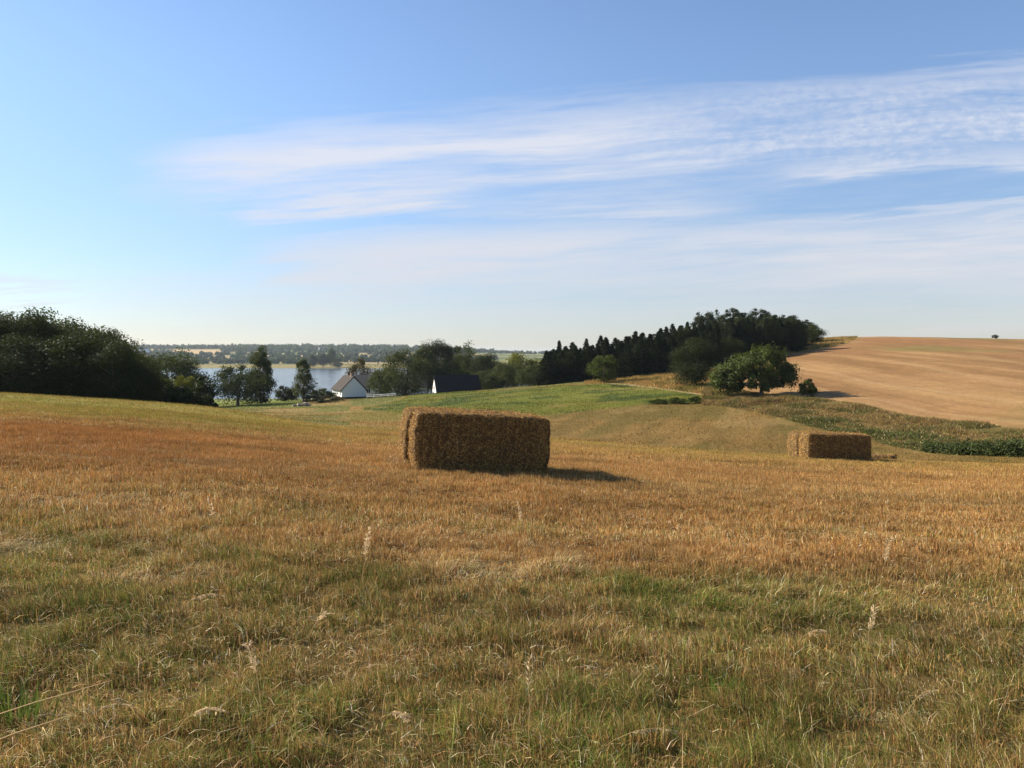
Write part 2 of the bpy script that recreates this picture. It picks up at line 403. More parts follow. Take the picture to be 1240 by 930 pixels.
def build_lake():
    m, nt, bs = mat('lake_water')
    bs.inputs['Base Color'].default_value = (.035, .06, .085, 1); bs.inputs['Roughness'].default_value = .12; bs.inputs['Specular IOR Level'].default_value = .5
    geo = N(nt, 'ShaderNodeNewGeometry')
    mp = N(nt, 'ShaderNodeMapping'); mp.inputs['Scale'].default_value = (.6, 1, 1); nt.links.new(geo.outputs['Position'], mp.inputs['Vector'])
    f = noise_n(nt, mp.outputs[0], .35, 6, .7)
    b = N(nt, 'ShaderNodeBump'); setin(b, Strength=.35, Distance=.6); nt.links.new(f, b.inputs['Height']); nt.links.new(b.outputs[0], bs.inputs['Normal'])
    mb = MB(); z = EYE - 20.6
    xs = np.linspace(-1400, 500, 20); ys = np.linspace(300, 1200, 10)
    for i in range(19):
        for j in range(9): mb.quad((xs[i], ys[j], z), (xs[i + 1], ys[j], z), (xs[i + 1], ys[j + 1], z), (xs[i], ys[j + 1], z))
    struct(link('lake', mb.mesh('lake', m)))
build_lake()

# ================================================================== GRASS AND STUBBLE (uncountable)
def blades(X, Y, h, w, lean, az, col, bend=1.0, Z=None, tipcol=None, simple=False):
    """one 3-triangle blade per point; lean = horizontal reach as a fraction of the height"""
    n = len(X)
    Z = gz(X, Y) - .01 if Z is None else Z
    fx, fy = np.cos(az), np.sin(az)
    a2 = RNG.uniform(0, 2 * PI, n); wx, wy = np.cos(a2) * w * .5, np.sin(a2) * w * .5
    mx = X + fx * lean * h * .3; my = Y + fy * lean * h * .3; mz = Z + h * .55
    tx = X + fx * lean * h * bend; ty = Y + fy * lean * h * bend; tz = Z + h * np.maximum(.08, 1 - .22 * lean**2)
    if simple:
        V = np.empty((n, 3, 3), np.float32)
        V[:, 0] = np.stack([X - wx, Y - wy, Z], -1); V[:, 1] = np.stack([X + wx, Y + wy, Z], -1); V[:, 2] = np.stack([tx, ty, tz], -1)
        T = (np.arange(n) * 3)[:, None] + np.array([[0, 1, 2]])
        return V.reshape(-1, 3), T, np.repeat(col[:, None, :], 3, 1).reshape(-1, 3)
    V = np.empty((n, 5, 3), np.float32)
    V[:, 0] = np.stack([X - wx, Y - wy, Z], -1); V[:, 1] = np.stack([X + wx, Y + wy, Z], -1)
    V[:, 2] = np.stack([mx + wx * .85, my + wy * .85, mz], -1); V[:, 3] = np.stack([mx - wx * .85, my - wy * .85, mz], -1)
    V[:, 4] = np.stack([tx, ty, tz], -1)
    b = (np.arange(n) * 5)[:, None, None]
    T = (b + np.array([[0, 1, 2], [0, 2, 3], [3, 2, 4]])[None]).reshape(-1, 3)
    C = np.repeat(col[:, None, :], 5, 1)
    if tipcol is not None: C[:, 4] = tipcol
    return V.reshape(-1, 3), T, C.reshape(-1, 3)
def join(parts):
    Vs, Ts, Cs, o = [], [], [], 0
    for V, T, C in parts:
        Vs.append(V); Ts.append(T + o); Cs.append(C); o += len(V)
    return np.concatenate(Vs), np.concatenate(Ts), np.concatenate(Cs)
def scatter(d0, d1, density, margin=2.5, hw=.70):
    """random points over the wedge of ground the view can see, with some metres to either side"""
    area = hw * (d1**2 - d0**2) + 2 * margin * (d1 - d0)
    n = int(area * density)
    Y = np.sqrt(RNG.uniform(d0**2, d1**2, n * 2)) if margin < .3 * d0 else RNG.uniform(d0, d1, n * 3)
    X = RNG.uniform(-1, 1, len(Y)) * (hw * d1 + margin)
    ok = np.abs(X) < hw * Y + margin
    X, Y = X[ok], Y[ok]
    k = min(n, len(X)); return X[:k], Y[:k]
def jit(base, amt, n):
    return np.clip(np.asarray(base) * np.exp(1.5 * amt * (RNG.normal(0, .75, (n, 1)))) * np.array((.97, .99, 1.02)) * (1 + .12 * (RNG.random((n, 3)) * 2 - 1)), 0, 1)

def field_cover():
    stub, gras, litter = [], [], []
    for d0, d1, dens, ws in ((1.3, 4.5, 15000, .8), (4.5, 8, 9500, 1.0), (8, 13, 4200, 1.4), (13, 22, 2600, 1.7), (22, 36, 850, 2.9), (36, 62, 180, 5.5)):
        X, Y = scatter(d0, d1, dens, 2.0, .68)
        u = X / Y; sim = d0 >= 13
        keep = Y < edge_of_field(u) + 1.5 * (fbm(X * .6, Y * .6, 91, 2) - .3); X, Y = X[keep], Y[keep]
        g = near_green(X, Y)
        clump = fbm(X * 4.5, Y * 4.5, 93, 3); clump2 = fbm(X * 1.1, Y * 1.1, 94, 3)
        lush = np.clip((clump - .5) * 3.6 + (clump2 - .5) * 1.2 + .85, .2, 2.0)
        keep = RNG.random(len(X)) < .45 + .55 * lush; X, Y, g, lush = X[keep], Y[keep], g[keep], lush[keep]
        tone = (.62 + .5 * fbm(X * .9, Y * 1.6, 151, 3) + .3 * fbm(X * .12, Y * 1.1, 153, 3))[:, None]
        tone = .25 + .75 * np.clip(1 + 1.9 * (tone - 1.02), .35, 1.7)
        isg = RNG.random(len(X)) < np.clip(g * 1.1 - .04, .04, .96)
        # --- stubble stalks: stiff, in drilled rows 12 cm apart, cut at one height
        x, y, gg, lu = X[~isg], Y[~isg], g[~isg], lush[~isg]; n = len(x)
        row = np.round((y - .12 * x) / .125) * .125 + .12 * x
        y = np.where(RNG.random(n) < .7, row + RNG.normal(0, .018, n), y)
        base = np.array([(.44, .225, .065), (.50, .30, .11), (.36, .175, .055), (.62, .46, .23), (.2, .105, .038)])[RNG.choice(5, n, p=[.34, .24, .22, .1, .1])]
        rus = (1 - smooth(-.5, -.1, x / y)) * smooth(10, 15, y) * .7
        base = base * (1 - rus[:, None]) + np.array((.30, .125, .036)) * rus[:, None]
        wash = smooth(20, 38, y) * .5
        base = base * (1 - wash[:, None]) + np.array((.42, .27, .085)) * wash[:, None]
        nearb = (1 - smooth(5.5, 8.5, y))[:, None] * .7
        base = base * (1 - nearb) + np.array((.30, .19, .07)) * (base.sum(1, keepdims=True) / .675) * nearb
        base = base * tone[~isg]
        hgt = RNG.uniform(.05, .105, n) * (.5 + .5 * lu)
        stub.append(blades(x, y, hgt, RNG.uniform(.0028, .005, n) * ws, np.abs(RNG.normal(0, .3, n)), RNG.uniform(0, 2 * PI, n), jit(base, .28, n), simple=sim))
        # --- grass between the stalks
        x, y, gg, lu = X[isg], Y[isg], g[isg], lush[isg]; n = len(x)
        dryness = np.clip(.80 - gg * .5 + .9 * (fbm(x * .8, y * .8, 97, 3) - .5) + .5 * (fbm(x * 3.1, y * 3.1, 98, 2) - .5) + RNG.normal(0, .15, n), 0, 1)
        green = np.array([(.10, .13, .022), (.14, .155, .03), (.23, .22, .06), (.055, .085, .016)])[RNG.choice(4, n, p=[.3, .35, .2, .15])]
        dry = np.array([(.27, .145, .045), (.40, .27, .105), (.15, .075, .026), (.66, .52, .31)])[RNG.choice(4, n, p=[.34, .26, .22, .18])]
        t = (RNG.random(n) < dryness)[:, None]
        base = np.where(t, dry, green)
        yel = smooth(18, 28, y)[:, None] * .75
        base = base * (1 - yel) + np.array((.27, .235, .04)) * yel
        base = base * tone[isg]
        hgt = RNG.uniform(.03, .095, n) * (.4 + .75 * lu) * np.interp(y, [1, 3.3, 4.6, 9, 20], [1.7, 1.45, 1.05, 1.0, 1.15])
        lean = np.abs(RNG.normal(.7, .5, n)); az = RNG.normal(.3, 1.2, n) + 2 * PI * fbm(x * .6, y * .6, 99, 2)
        lodge = .8 * smooth(.57, .67, fbm(x * .45 + 3, y * 1.2, 141, 3)) * (1 - smooth(8, 11, y))
        pl = (RNG.random(n) < lodge * .62)[:, None]
        base = np.where(pl, np.array((.56, .43, .235)), base); lean = lean + lodge * RNG.uniform(.8, 2.6, n); az = az * (1 - lodge) + lodge * (.25 + RNG.normal(0, .5, n))
        base = base * (1 + .22 * (1 - smooth(8, 14, y)))[:, None]
        gras.append(blades(x, y, hgt, RNG.uniform(.0018, .0042, n) * ws, lean, az, jit(base, .3, n), 1.1, simple=sim))
        if d0 < 8:      # thin brown and pale stems standing above the rest
            x, y = scatter(d0, d1, 55 if d0 < 4 else 14, 2.0, .68); kk = fbm(x * .7, y * .7, 161, 3) > .42; x, y = x[kk], y[kk]; n = len(x)
            base = np.array([(.34, .2, .075), (.22, .12, .045), (.5, .37, .18), (.15, .16, .03)])[RNG.choice(4, n, p=[.35, .25, .25, .15])]
            gras.append(blades(x, y, RNG.uniform(.10, .26, n), RNG.uniform(.0022, .004, n), np.abs(RNG.normal(.25, .25, n)), RNG.uniform(0, 2 * PI, n), jit(base, .25, n)))
        # --- loose straw lying on top
        m = int(len(X) * (.045 if d0 < 13 else .02)); k = RNG.choice(len(X), m, replace=False)
        x, y = X[k], Y[k]; lp = smooth(.46, .7, fbm(x * .5 + 7, y * .9, 101, 3)); kk = RNG.random(m) < .12 + lp; x, y = x[kk], y[kk]; n = len(x)
        base = np.array([(.60, .46, .24), (.48, .33, .14), (.72, .6, .4), (.36, .21, .08)])[RNG.choice(4, n, p=[.35, .35, .1, .2])]
        L = RNG.uniform(.05, .2, n)
        litter.append(blades(x, y, L * .16, RNG.uniform(.0028, .0045, n) * ws, L * 0 + RNG.uniform(3.5, 5.5, n), RNG.uniform(0, 2 * PI, n), jit(base, .2, n), 1.0, gz(x, y) + RNG.uniform(.02, .07, n)))
    for nm, parts, m in (('stubble', stub, M_BLADE), ('grass', gras, M_BLADE), ('loose_straw', litter, M_STRAW)):
        V, T, C = join(parts)
        struct(link(nm, mesh_np(nm, V, T, m, C)), 'stuff')
field_cover()

def meadow_cover():
    parts = []
    for d0, d1, dens, ws in ((34, 70, 26, 1.0), (70, 110, 16, 1.5), (110, 170, 7, 2.2)):
        X, Y = scatter(d0, d1, dens, 4, .68); u = X / Y
        keep = (Y > edge_of_field(u) - 1) & ~((Y > np.interp(u, *BANK_LO)) & (u > .27)) & (u > -.42)
        X, Y = X[keep], Y[keep]; n = len(X)
        c, _ = ground_color(X, Y)
        c = c * np.array((1.12, 1.02, .9)) * np.exp(RNG.normal(0, .34, (n, 1)) * (1 - .65 * green_mask(X, Y))[:, None])
        tall = .5 + 1.2 * fbm(X * .2, Y * .2, 111, 3)
        edge = np.exp(-((Y - edge_of_field(X / Y)) / 2.5) ** 2)
        hgt = RNG.uniform(.05, .12, n) * tall * (1 + .8 * edge) * (1 + .6 * green_mask(X, Y))
        parts.append(blades(X, Y, hgt, RNG.uniform(.02, .04, n) * ws, np.abs(RNG.normal(.4, .3, n)), RNG.uniform(0, 2 * PI, n), np.clip(c, 0, 1)))
    V, T, C = join(parts)
    struct(link('meadow_grass', mesh_np('meadow_grass', V, T, M_BLADE, C)), 'stuff')
meadow_cover()

def bank_cover():
    parts = []
    n0 = 420000
    u = RNG.uniform(.10, .86, n0); lo = np.interp(u, *BANK_LO); hi = np.interp(u, *BANK_HI)
    t = RNG.random(n0)
    Y = lo + (hi - lo) * t; X = u * Y
    isb = RNG.random(n0) < bank_mask(X, Y, 1.6)
    X, Y, t, u = X[isb], Y[isb], t[isb], u[isb]
    k = RNG.random(len(X)) < .75 * np.clip(Y / 80, .5, 1.2); X, Y, t, u = X[k], Y[k], t[k], u[k]
    n = len(X)
    lump = fbm(X * .35, Y * .35, 121, 4)
    gr = smooth(.30, .39, u) * smooth(.42, .58, lump + .55 * (.40 - t) + .12 * (RNG.random(n) - .5))
    base = mix(mix((.27, .18, .06), (.14, .125, .032), smooth(.45, .62, fbm(X * .5, Y * .5, 122, 3))), (.095, .108, .026), gr)
    base = mix(base, (.42, .32, .16), (RNG.random(n) < .14) * 1.0)
    base = mix(base, (.2, .11, .05), (RNG.random(n) < .10) * 1.0)
    hgt = RNG.uniform(.16, .5, n) * (.1 + 1.9 * np.clip((lump - .5) * 2.2 + .5, 0, 1.2)) * np.interp(t, [0, .12, .8, 1], [.5, 1.1, 1, .5])
    parts.append(blades(X, Y, hgt * (1 - .45 * gr), RNG.uniform(.03, .055, n) * (1 + .5 * gr), np.abs(RNG.normal(.75, .45, n)), RNG.uniform(0, 2 * PI, n), jit(base, .25, n)))
    # dry grass below the wood and on the knoll
    u = RNG.uniform(.09, .44, 120000); Y = RNG.uniform(104, 240, 120000); X = u * Y
    hi = np.interp(u, GREEN_HI[0], GREEN_HI[1])
    kn = (u > .325) & (u < .428) & (Y > np.interp(u, *KNOLL) + 1) & (Y < 240)
    ok = ((u < .268) & (Y > hi + 1) & (Y < hi + 45)) | kn
    X, Y = X[ok], Y[ok]; n = len(X)
    base = mix((.34, .215, .07), (.16, .135, .035), smooth(.45, .65, fbm(X * .3, Y * .3, 123, 3)))
    parts.append(blades(X, Y, RNG.uniform(.2, .6, n) * (.4 + fbm(X * .3, Y * .3, 125, 3)), RNG.uniform(.05, .1, n), np.abs(RNG.normal(.4, .3, n)), RNG.uniform(0, 2 * PI, n), jit(base, .25, n)))
    V, T, C = join(parts)
    struct(link('bank_undergrowth', mesh_np('bank_undergrowth', V, T, M_BLADE, C)), 'stuff')
bank_cover()

# ================================================================== TREES
def leaf_cards(P, Nrm, size, aspect=.55, rnd=.8, tint=None):
    """one small pointed leaf-spray face per point"""
    n = len(P)
    d = Nrm + rnd * RNG.normal(0, 1, (n, 3)); d /= np.linalg.norm(d, axis=1, keepdims=True) + 1e-9
    r = RNG.normal(0, 1, (n, 3)); s = np.cross(d, r); s /= np.linalg.norm(s, axis=1, keepdims=True) + 1e-9
    q = np.cross(d, s)
    L = (size * RNG.uniform(.6, 1.35, n))[:, None]
    V = np.empty((n, 4, 3), np.float32)
    V[:, 0] = P - s * L * .5; V[:, 1] = P + q * L * aspect * .5 + d * L * .12; V[:, 2] = P + s * L * .5; V[:, 3] = P - q * L * aspect * .5 + d * L * .05
    Q = (np.arange(n) * 4)[:, None] + np.array([[0, 1, 2, 3]])
    tn = RNG.random(n) if tint is None else np.clip(tint + .35 * (RNG.random(n) - .5), 0, 1)
    return V.reshape(-1, 3), Q, np.repeat(tn, 4)

def crown_mesh(name, m, h, w, z0, lobes, ncards, size, seed, shape='round', droop=0, fill=.45, off=(0, 0), tight=False):
    """crown of many leaf clumps: lobes placed over an uneven envelope, leaves through each lobe's outer shell"""
    global RNG
    keep = RNG; RNG = np.random.default_rng(seed)
    ch = h - z0
    Ps, Ns, Ts = [], [], []
    per = ncards // lobes
    for i in range(lobes):
        for _ in range(40):
            p = RNG.uniform(-1, 1, 3)
            rr = np.linalg.norm(p)
            if .1 < rr < 1: break
        if RNG.random() < .75: p = p / rr * (RNG.uniform(.62, .84) if tight else RNG.uniform(.5, .95))
        t = (p[2] + 1) / 2
        if shape == 'column': wid = np.interp(t, [0, .25, .7, 1], [.65, 1, .8, .3])
        elif shape == 'dome': wid = np.interp(t, [0, .2, .6, 1], [.95, 1.05, .95, .6])
        elif shape == 'wide': wid = np.interp(t, [0, .3, .7, 1], [1.0, 1.1, .9, .6])
        else: wid = np.interp(t, [0, .35, .75, 1], [.75, 1.08, 1, .7])
        c = np.array([p[0] * w / 2 * wid + off[0] * t, p[1] * w / 2 * wid + off[1] * t, z0 + t * ch])
        lr = (RNG.uniform(.14, .22) if tight else RNG.uniform(.09, .26)) * min(w, ch) * (1.15 - .35 * t)
        q = RNG.normal(0, 1, (per, 3)); q /= np.linalg.norm(q, axis=1, keepdims=True)
        rad = lr * np.where(RNG.random(per) < fill, RNG.uniform(.2, .9, per), RNG.uniform(.8, 1.12, per))
        P = c + q * rad[:, None] * np.array([1.15, 1.15, .85])
        if droop: P[:, 2] -= droop * np.abs(RNG.normal(0, 1, per)) * lr
        Ps.append(P); Ns.append(q + np.array([0, 0, .3])); Ts.append(np.full(per, RNG.uniform(.2, .8)))
    P = np.concatenate(Ps); Nn = np.concatenate(Ns); T = np.concatenate(Ts)
    ok = P[:, 2] > .15; P, Nn, T = P[ok], Nn[ok], T[ok]
    V, Q, tn = leaf_cards(P, Nn, size, .6, .7, T)
    me = mesh_np(name, V, Q, m, None, {'tint': tn})
    RNG = keep
    return me
def trunk_mesh(name, h, r, w, seed, limbs=7, z0=None):
    rr = random.Random(seed); mb = MB()
    top = Vector((rr.uniform(-.1, .1) * w, rr.uniform(-.1, .1) * w, h * .8))
    pts = [Vector((0, 0, -.5)), Vector((0, 0, 0)), top * .33 + Vector((rr.uniform(-.05, .05) * w, 0, 0)), top * .66, top]
    mb.tube(pts, [r * 1.5, r * 1.25, r * .85, r * .55, r * .12], 8)
    z0 = z0 or h * .28
    for i in range(limbs):
        t = rr.uniform(z0 / h, .62); b = top * (t / .8)
        a = rr.uniform(0, 2 * PI); L = w * rr.uniform(.28, .42)
        e = b + Vector((math.cos(a) * L, math.sin(a) * L, L * rr.uniform(.35, .9)))
        mdl = (b + e) / 2 + Vector((0, 0, -.06 * L)); s = r * (.8 - t) * .9
        mb.tube([b, mdl, e], [s, s * .6, s * .15], 6)
    return mb.mesh(name, M_BARK, True)
def spruce_mesh(name, m, h, w, seed, n=8000, z0=.3):
    global RNG
    keep = RNG; RNG = np.random.default_rng(seed)
    nb = 150
    Ps, Ds, Ts, Ls = [], [], [], []
    for i in range(nb):
        t = (i / nb) ** 1.15
        z = z0 + (h - z0) * t
        a = i * 2.4 + RNG.uniform(-.4, .4)
        L = (w / 2) * (1 - t) ** .85 * RNG.uniform(.7, 1.2) + .03
        k = max(8, int(n / nb * (.35 + 1.5 * (1 - t))))
        s = np.sqrt(RNG.random(k)); side = RNG.normal(0, .16, k) * L * (1.15 - s)
        x = np.cos(a) * L * s - np.sin(a) * side; y = np.sin(a) * L * s + np.cos(a) * side
        zz = z - .28 * L * s + .16 * L * s**2.5 - np.abs(RNG.normal(0, .12, k))
        Ps.append(np.stack([x, y, zz], -1)); d = np.stack([np.cos(a) + RNG.normal(0, .5, k), np.sin(a) + RNG.normal(0, .5, k), RNG.normal(-.25, .3, k)], -1)
        Ds.append(d); Ts.append(np.full(k, RNG.uniform(.2, .8)))
    P = np.concatenate(Ps); d = np.concatenate(Ds); d /= np.linalg.norm(d, axis=1, keepdims=True); T = np.concatenate(Ts); k = len(P)
    s = np.cross(d, RNG.normal(0, 1, (k, 3))); s /= np.linalg.norm(s, axis=1, keepdims=True)
    L = RNG.uniform(.2, .5, k)[:, None] * (w / 4.2)
    V = np.empty((k, 4, 3), np.float32)
    V[:, 0] = P - d * L * .4; V[:, 1] = P + s * L * .2; V[:, 2] = P + d * L * .6; V[:, 3] = P - s * L * .2
    Q = (np.arange(k) * 4)[:, None] + np.array([[0, 1, 2, 3]])
    # leader shoot
    me = mesh_np(name, V.reshape(-1, 3), Q, m, None, {'tint': np.repeat(np.clip(T + .3 * (RNG.random(k) - .5), 0, 1), 4)})
    RNG = keep
    return me
def pole_mesh(name, h, r):
    mb = MB(); mb.tube([(0, 0, -.5), (0, 0, 0), (0, 0, h * .5), (0, 0, h * .97)], [r * 1.3, r, r * .55, r * .06], 7)
    return mb.mesh(name, M_BARK, True)

# prototypes: crown and trunk meshes with their own size (height, width)
PROTO = {}
def proto(key, h, w, crowns, trunk): PROTO[key] = (h, w, crowns, trunk)
proto('oak_dark', 11, 9, [crown_mesh('crown', L_DARK, 11, 9, .7, 84, 26000, .23, 100 + i, 'dome', tight=True) for i in range(3)], trunk_mesh('trunk', 11, .26, 9, 1))
proto('ash_mid', 10, 7.5, [crown_mesh('crown', L_MID, 10, 7.5, .8, 64, 15000, .28, 110 + i) for i in range(2)], trunk_mesh('trunk', 10, .22, 7.5, 2))
proto('willow_grey', 8, 9, [crown_mesh('crown', L_GREY, 8, 9, .9, 42, 9000, .3, 120 + i, 'wide', .5) for i in range(2)], trunk_mesh('trunk', 8, .25, 8, 3))
proto('willow_weep', 11, 11, [crown_mesh('crown', L_GREY, 11, 11, 1.6, 55, 11000, .32, 125, 'dome', .8)], trunk_mesh('trunk', 11, .3, 10, 4))
proto('tall_dark', 12, 6, [crown_mesh('crown', L_MID, 12, 6, .6, 52, 10500, .34, 130, 'column')], trunk_mesh('trunk', 12, .22, 5, 5))
proto('birch', 9.5, 4.6, [crown_mesh('crown', L_GREY, 9.5, 4.6, .4, 50, 9000, .26, 140, 'column', .5)], trunk_mesh('trunk', 9.5, .13, 4, 6))
proto('airy', 11, 5.5, [crown_mesh('crown', L_GREY, 11, 5.5, 3.0, 30, 1900, .3, 150, 'round', 0, .7)], trunk_mesh('trunk', 11, .14, 5, 7, 12))
proto('yellow', 8, 7.5, [crown_mesh('crown', L_YELLOW, 8, 7.5, 1.0, 36, 6500, .34, 160, 'dome')], trunk_mesh('trunk', 8, .2, 7, 8))
proto('bright', 6, 6, [crown_mesh('crown', L_BRIGHT, 6, 6, .35, 34, 6500, .26, 170, 'round')], trunk_mesh('trunk', 6, .16, 5.5, 9))
proto('rusty', 8, 6, [crown_mesh('crown', L_BROWN, 8, 6, 1.2, 32, 4800, .3, 175)], trunk_mesh('trunk', 8, .16, 5.5, 10))
proto('shrub_dark', 3, 4, [crown_mesh('crown', L_DARK, 3, 4, .05, 26, 4200, .24, 180, 'wide')], trunk_mesh('trunk', 3, .07, 3.5, 11, 6, .3))
proto('shrub_green', 3, 4, [crown_mesh('crown', L_BRIGHT, 3, 4, .05, 26, 4200, .24, 185, 'wide')], trunk_mesh('trunk', 3, .07, 3.5, 12, 6, .3))
proto('shrub_yellow', 4, 5, [crown_mesh('crown', L_YELLOW, 4, 5, .05, 28, 5200, .25, 187, 'wide')], trunk_mesh('trunk', 4, .08, 4.2, 13, 6, .4))
proto('shrub_brown', 2, 5, [crown_mesh('crown', L_BROWN, 2, 5, .03, 30, 5000, .2, 189, 'wide')], trunk_mesh('trunk', 2, .06, 4.2, 14, 6, .2))
proto('spruce', 10, 4.2, [spruce_mesh('crown', L_SPRUCE, 10, 4.2, 190 + i) for i in range(4)], pole_mesh('trunk', 10, .16))
proto('pine', 12, 5, [crown_mesh('crown', L_PINE, 12, 5, 2.5, 44, 6000, .3, 196 + i, 'column', 0, .6) for i in range(3)], pole_mesh('trunk', 12, .18))

NAME = {'oak_dark': 'broadleaf_tree', 'ash_mid': 'broadleaf_tree', 'willow_grey': 'willow_tree', 'willow_weep': 'willow_tree', 'tall_dark': 'broadleaf_tree', 'birch': 'birch_tree', 'airy': 'poplar_tree',
        'yellow': 'broadleaf_tree', 'bright': 'round_tree', 'rusty': 'broadleaf_tree', 'shrub_dark': 'shrub', 'shrub_green': 'shrub', 'shrub_yellow': 'shrub', 'shrub_brown': 'shrub', 'spruce': 'conifer_tree', 'pine': 'pine_tree'}
PCOUNT = {}
def plant(key, X, Y, h, w, label, group=None, rz=None, sink=0.0, cat=None):
    ph, pw, crowns, trunk = PROTO[key]
    k = PCOUNT.get(key, 0); PCOUNT[key] = k + 1
    root = bpy.data.objects.new(NAME[key], None); COL.objects.link(root)
    root.empty_display_size = .3
    root.location = (X, Y, gz1(X, Y) - sink); root.rotation_euler = (0, 0, random.uniform(0, 2 * PI) if rz is None else rz)
    root.scale = (w / pw, w / pw, h / ph)
    tag(root, label, cat or ('shrub' if NAME[key] == 'shrub' else 'tree'), group)
    link('crown', crowns[k % len(crowns)], root); link('trunk', trunk, root)
    return root
def plant_px(key, x, ytop, wpx, D, label, group=None, sink=0.0, cat=None, rz=None):
    """stands at distance D on the line of photo column x, tall enough to reach the row the photo shows its top at"""
    X = U(x) * D; g = gz1(X, D) - sink
    return plant(key, X, D, max(.6, PZ(ytop, D) - g), wpx / F * D, label, group, rz, sink, cat)

# ---- the dark wood on the left, beyond the crest of the near field
def left_top(x): return np.interp(x, [-330, -100, 0, 50, 100, 130, 150, 165, 178], [368, 371, 375, 381, 390, 401, 410, 420, 436])
for D, step, lab, lo in ((71, 4.0, 'dark leafy tree in the shaded front row of the wood on the left', (10, 30)), (77, 4.0, 'tall dark tree behind the front row of the left wood, its lit top showing', (-2, 8)), (86, 4.6, 'dark tree in the middle of the left wood', (-3, 7)), (96, 5.2, 'dark tree at the back of the left wood, just topping the others', (-3, 8))):
    X = U(166) * D
    while X > U(-230) * D:
        x = 620 + X / D * F + random.uniform(-6, 6)
        yt = left_top(x) + random.uniform(*lo)
        plant_px('oak_dark' if random.random() < .75 else 'ash_mid', x, yt, random.uniform(88, 122) * 74 / D * np.interp(x, [100, 160], [1, .62]), D + random.uniform(-2, 2), lab, 'trees of the dark wood on the left')
        X -= step * random.uniform(.85, 1.15) * np.interp(x, [100, 160], [1, .6])
plant_px('shrub_dark', 176, 450, 45, 72, 'dark bush closing the right end of the left wood')
plant_px('ash_mid', 207, 423, 72, 150, 'olive green rounded tree rising behind the bushes beside the left wood')
plant_px('shrub_yellow', 199, 456, 44, 88, 'bush with yellow sunlit top at the foot of the olive tree', sink=.2)
plant_px('shrub_yellow', 226, 453, 36, 92, 'smaller yellow green bush next to the dark bush by the lake view', sink=.2)
plant_px('shrub_dark', 243, 456, 42, 86, 'dark rounded bush at the right end of the left thicket')
plant_px('shrub_dark', 205, 468, 80, 82, 'low dark bush under the yellow green bushes at the field edge')
# ---- trees along the near lake shore
plant_px('willow_grey', 288, 440, 62, 150, 'spreading grey green willow before the lake')
plant_px('tall_dark', 316, 418, 30, 158, 'tall narrow dark tree rising out of the willow before the lake')
plant_px('shrub_dark', 312, 452, 36, 156, 'dark bush under the tall narrow tree by the lake')
plant_px('birch', 367, 430, 27, 165, 'slender drooping birch standing alone before the lake')
plant_px('shrub_dark', 345, 467, 24, 175, 'small dark bush left of the slender birch')
plant_px('shrub_dark', 353, 470, 18, 178, 'smallest dark bush, squeezed against the slender birch')
plant_px('shrub_green', 390, 471, 30, 168, 'light green bush between the birch and the white house')
plant_px('shrub_brown', 387, 479, 56, 155, 'low brownish bush in front of the white house')
# ---- trees round the houses
plant_px('rusty', 436, 433, 30, 205, 'reddish green tree behind the white house chimney')
plant_px('bright', 462, 447, 30, 183, 'small light green tree between the white house and the big willow')
plant_px('willow_weep', 490, 421, 70, 182, 'big drooping willow between the two houses')
plant_px('tall_dark', 514, 416, 34, 200, 'narrow dark tree wedged behind the big willow')
plant_px('oak_dark', 532, 410, 52, 205, 'tall very dark tree behind the white gable of the dark barn')
plant_px('airy', 563, 409, 32, 212, 'thin see-through tree rising behind the dark barn')
plant_px('ash_mid', 566, 424, 36, 200, 'mid green tree over the right half of the dark barn roof')
plant_px('oak_dark', 590, 427, 42, 195, 'dark rounded tree just right of the dark barn')
plant_px('willow_grey', 614, 436, 46, 178, 'grey green tree standing forward at the meadow edge right of the barn')
plant_px('yellow', 631, 424, 46, 225, 'yellow green tree shining behind the grey green ones')
plant_px('yellow', 654, 433, 26, 222, 'smaller yellowish tree peeping out beside the first conifers')
plant_px('shrub_dark', 598, 455, 30, 172, 'dark bush at the end of the dark barn')
plant_px('willow_grey', 642, 441, 34, 172, 'small grey green tree next to the first conifers')
for x, yt, w, D in ((473, 441, 34, 212), (505, 431, 36, 216), (548, 428, 40, 220), (581, 432, 36, 214), (604, 436, 38, 208), (622, 440, 34, 200), (641, 445, 34, 190), (657, 446, 26, 196), (588, 447, 34, 186), (455, 449, 22, 200)):
    plant_px('ash_mid', x, yt, w, D, 'mid green tree filling the back of the tree belt behind the houses', 'trees filling the belt behind the houses')
# ---- the conifer wood on the hill
def wood_top(x): return np.interp(x, [655, 668, 700, 760, 820, 840, 900, 960, 985, 1000], [420, 415, 412, 405, 393, 386, 380, 383, 392, 412])
for row, (dd, lab) in enumerate(((0, 'dark conifer in the front row of the hillside wood'), (9, 'dark conifer in the second row of the hillside wood'), (19, 'dark conifer deep in the hillside wood'))):
    x = 662 + row * 4
    while x < 968:
        D = np.interp(x, [655, 760, 860, 990], [152, 152, 160, 178]) + dd
        yt = wood_top(x) + random.choice((-2, 0, 1, 2, 4, 7, 10)) + random.uniform(-1, 1) + (5, 2, 0)[row]
        if random.random() < .16:
            plant_px(random.choice(('pine', 'oak_dark')), x, float(yt) + 2, random.uniform(26, 36), D, 'rounder crowned tree standing among the dark conifers of the hillside wood', 'rounder trees among the conifers')
            x += 8; continue
        plant_px('spruce', x, float(yt), random.uniform(30, 46) * 155 / D, D + random.uniform(-2.5, 2.5), lab, 'conifers of the hillside wood', sink=.3)
        x += random.uniform(7.5, 11) * 155 / D
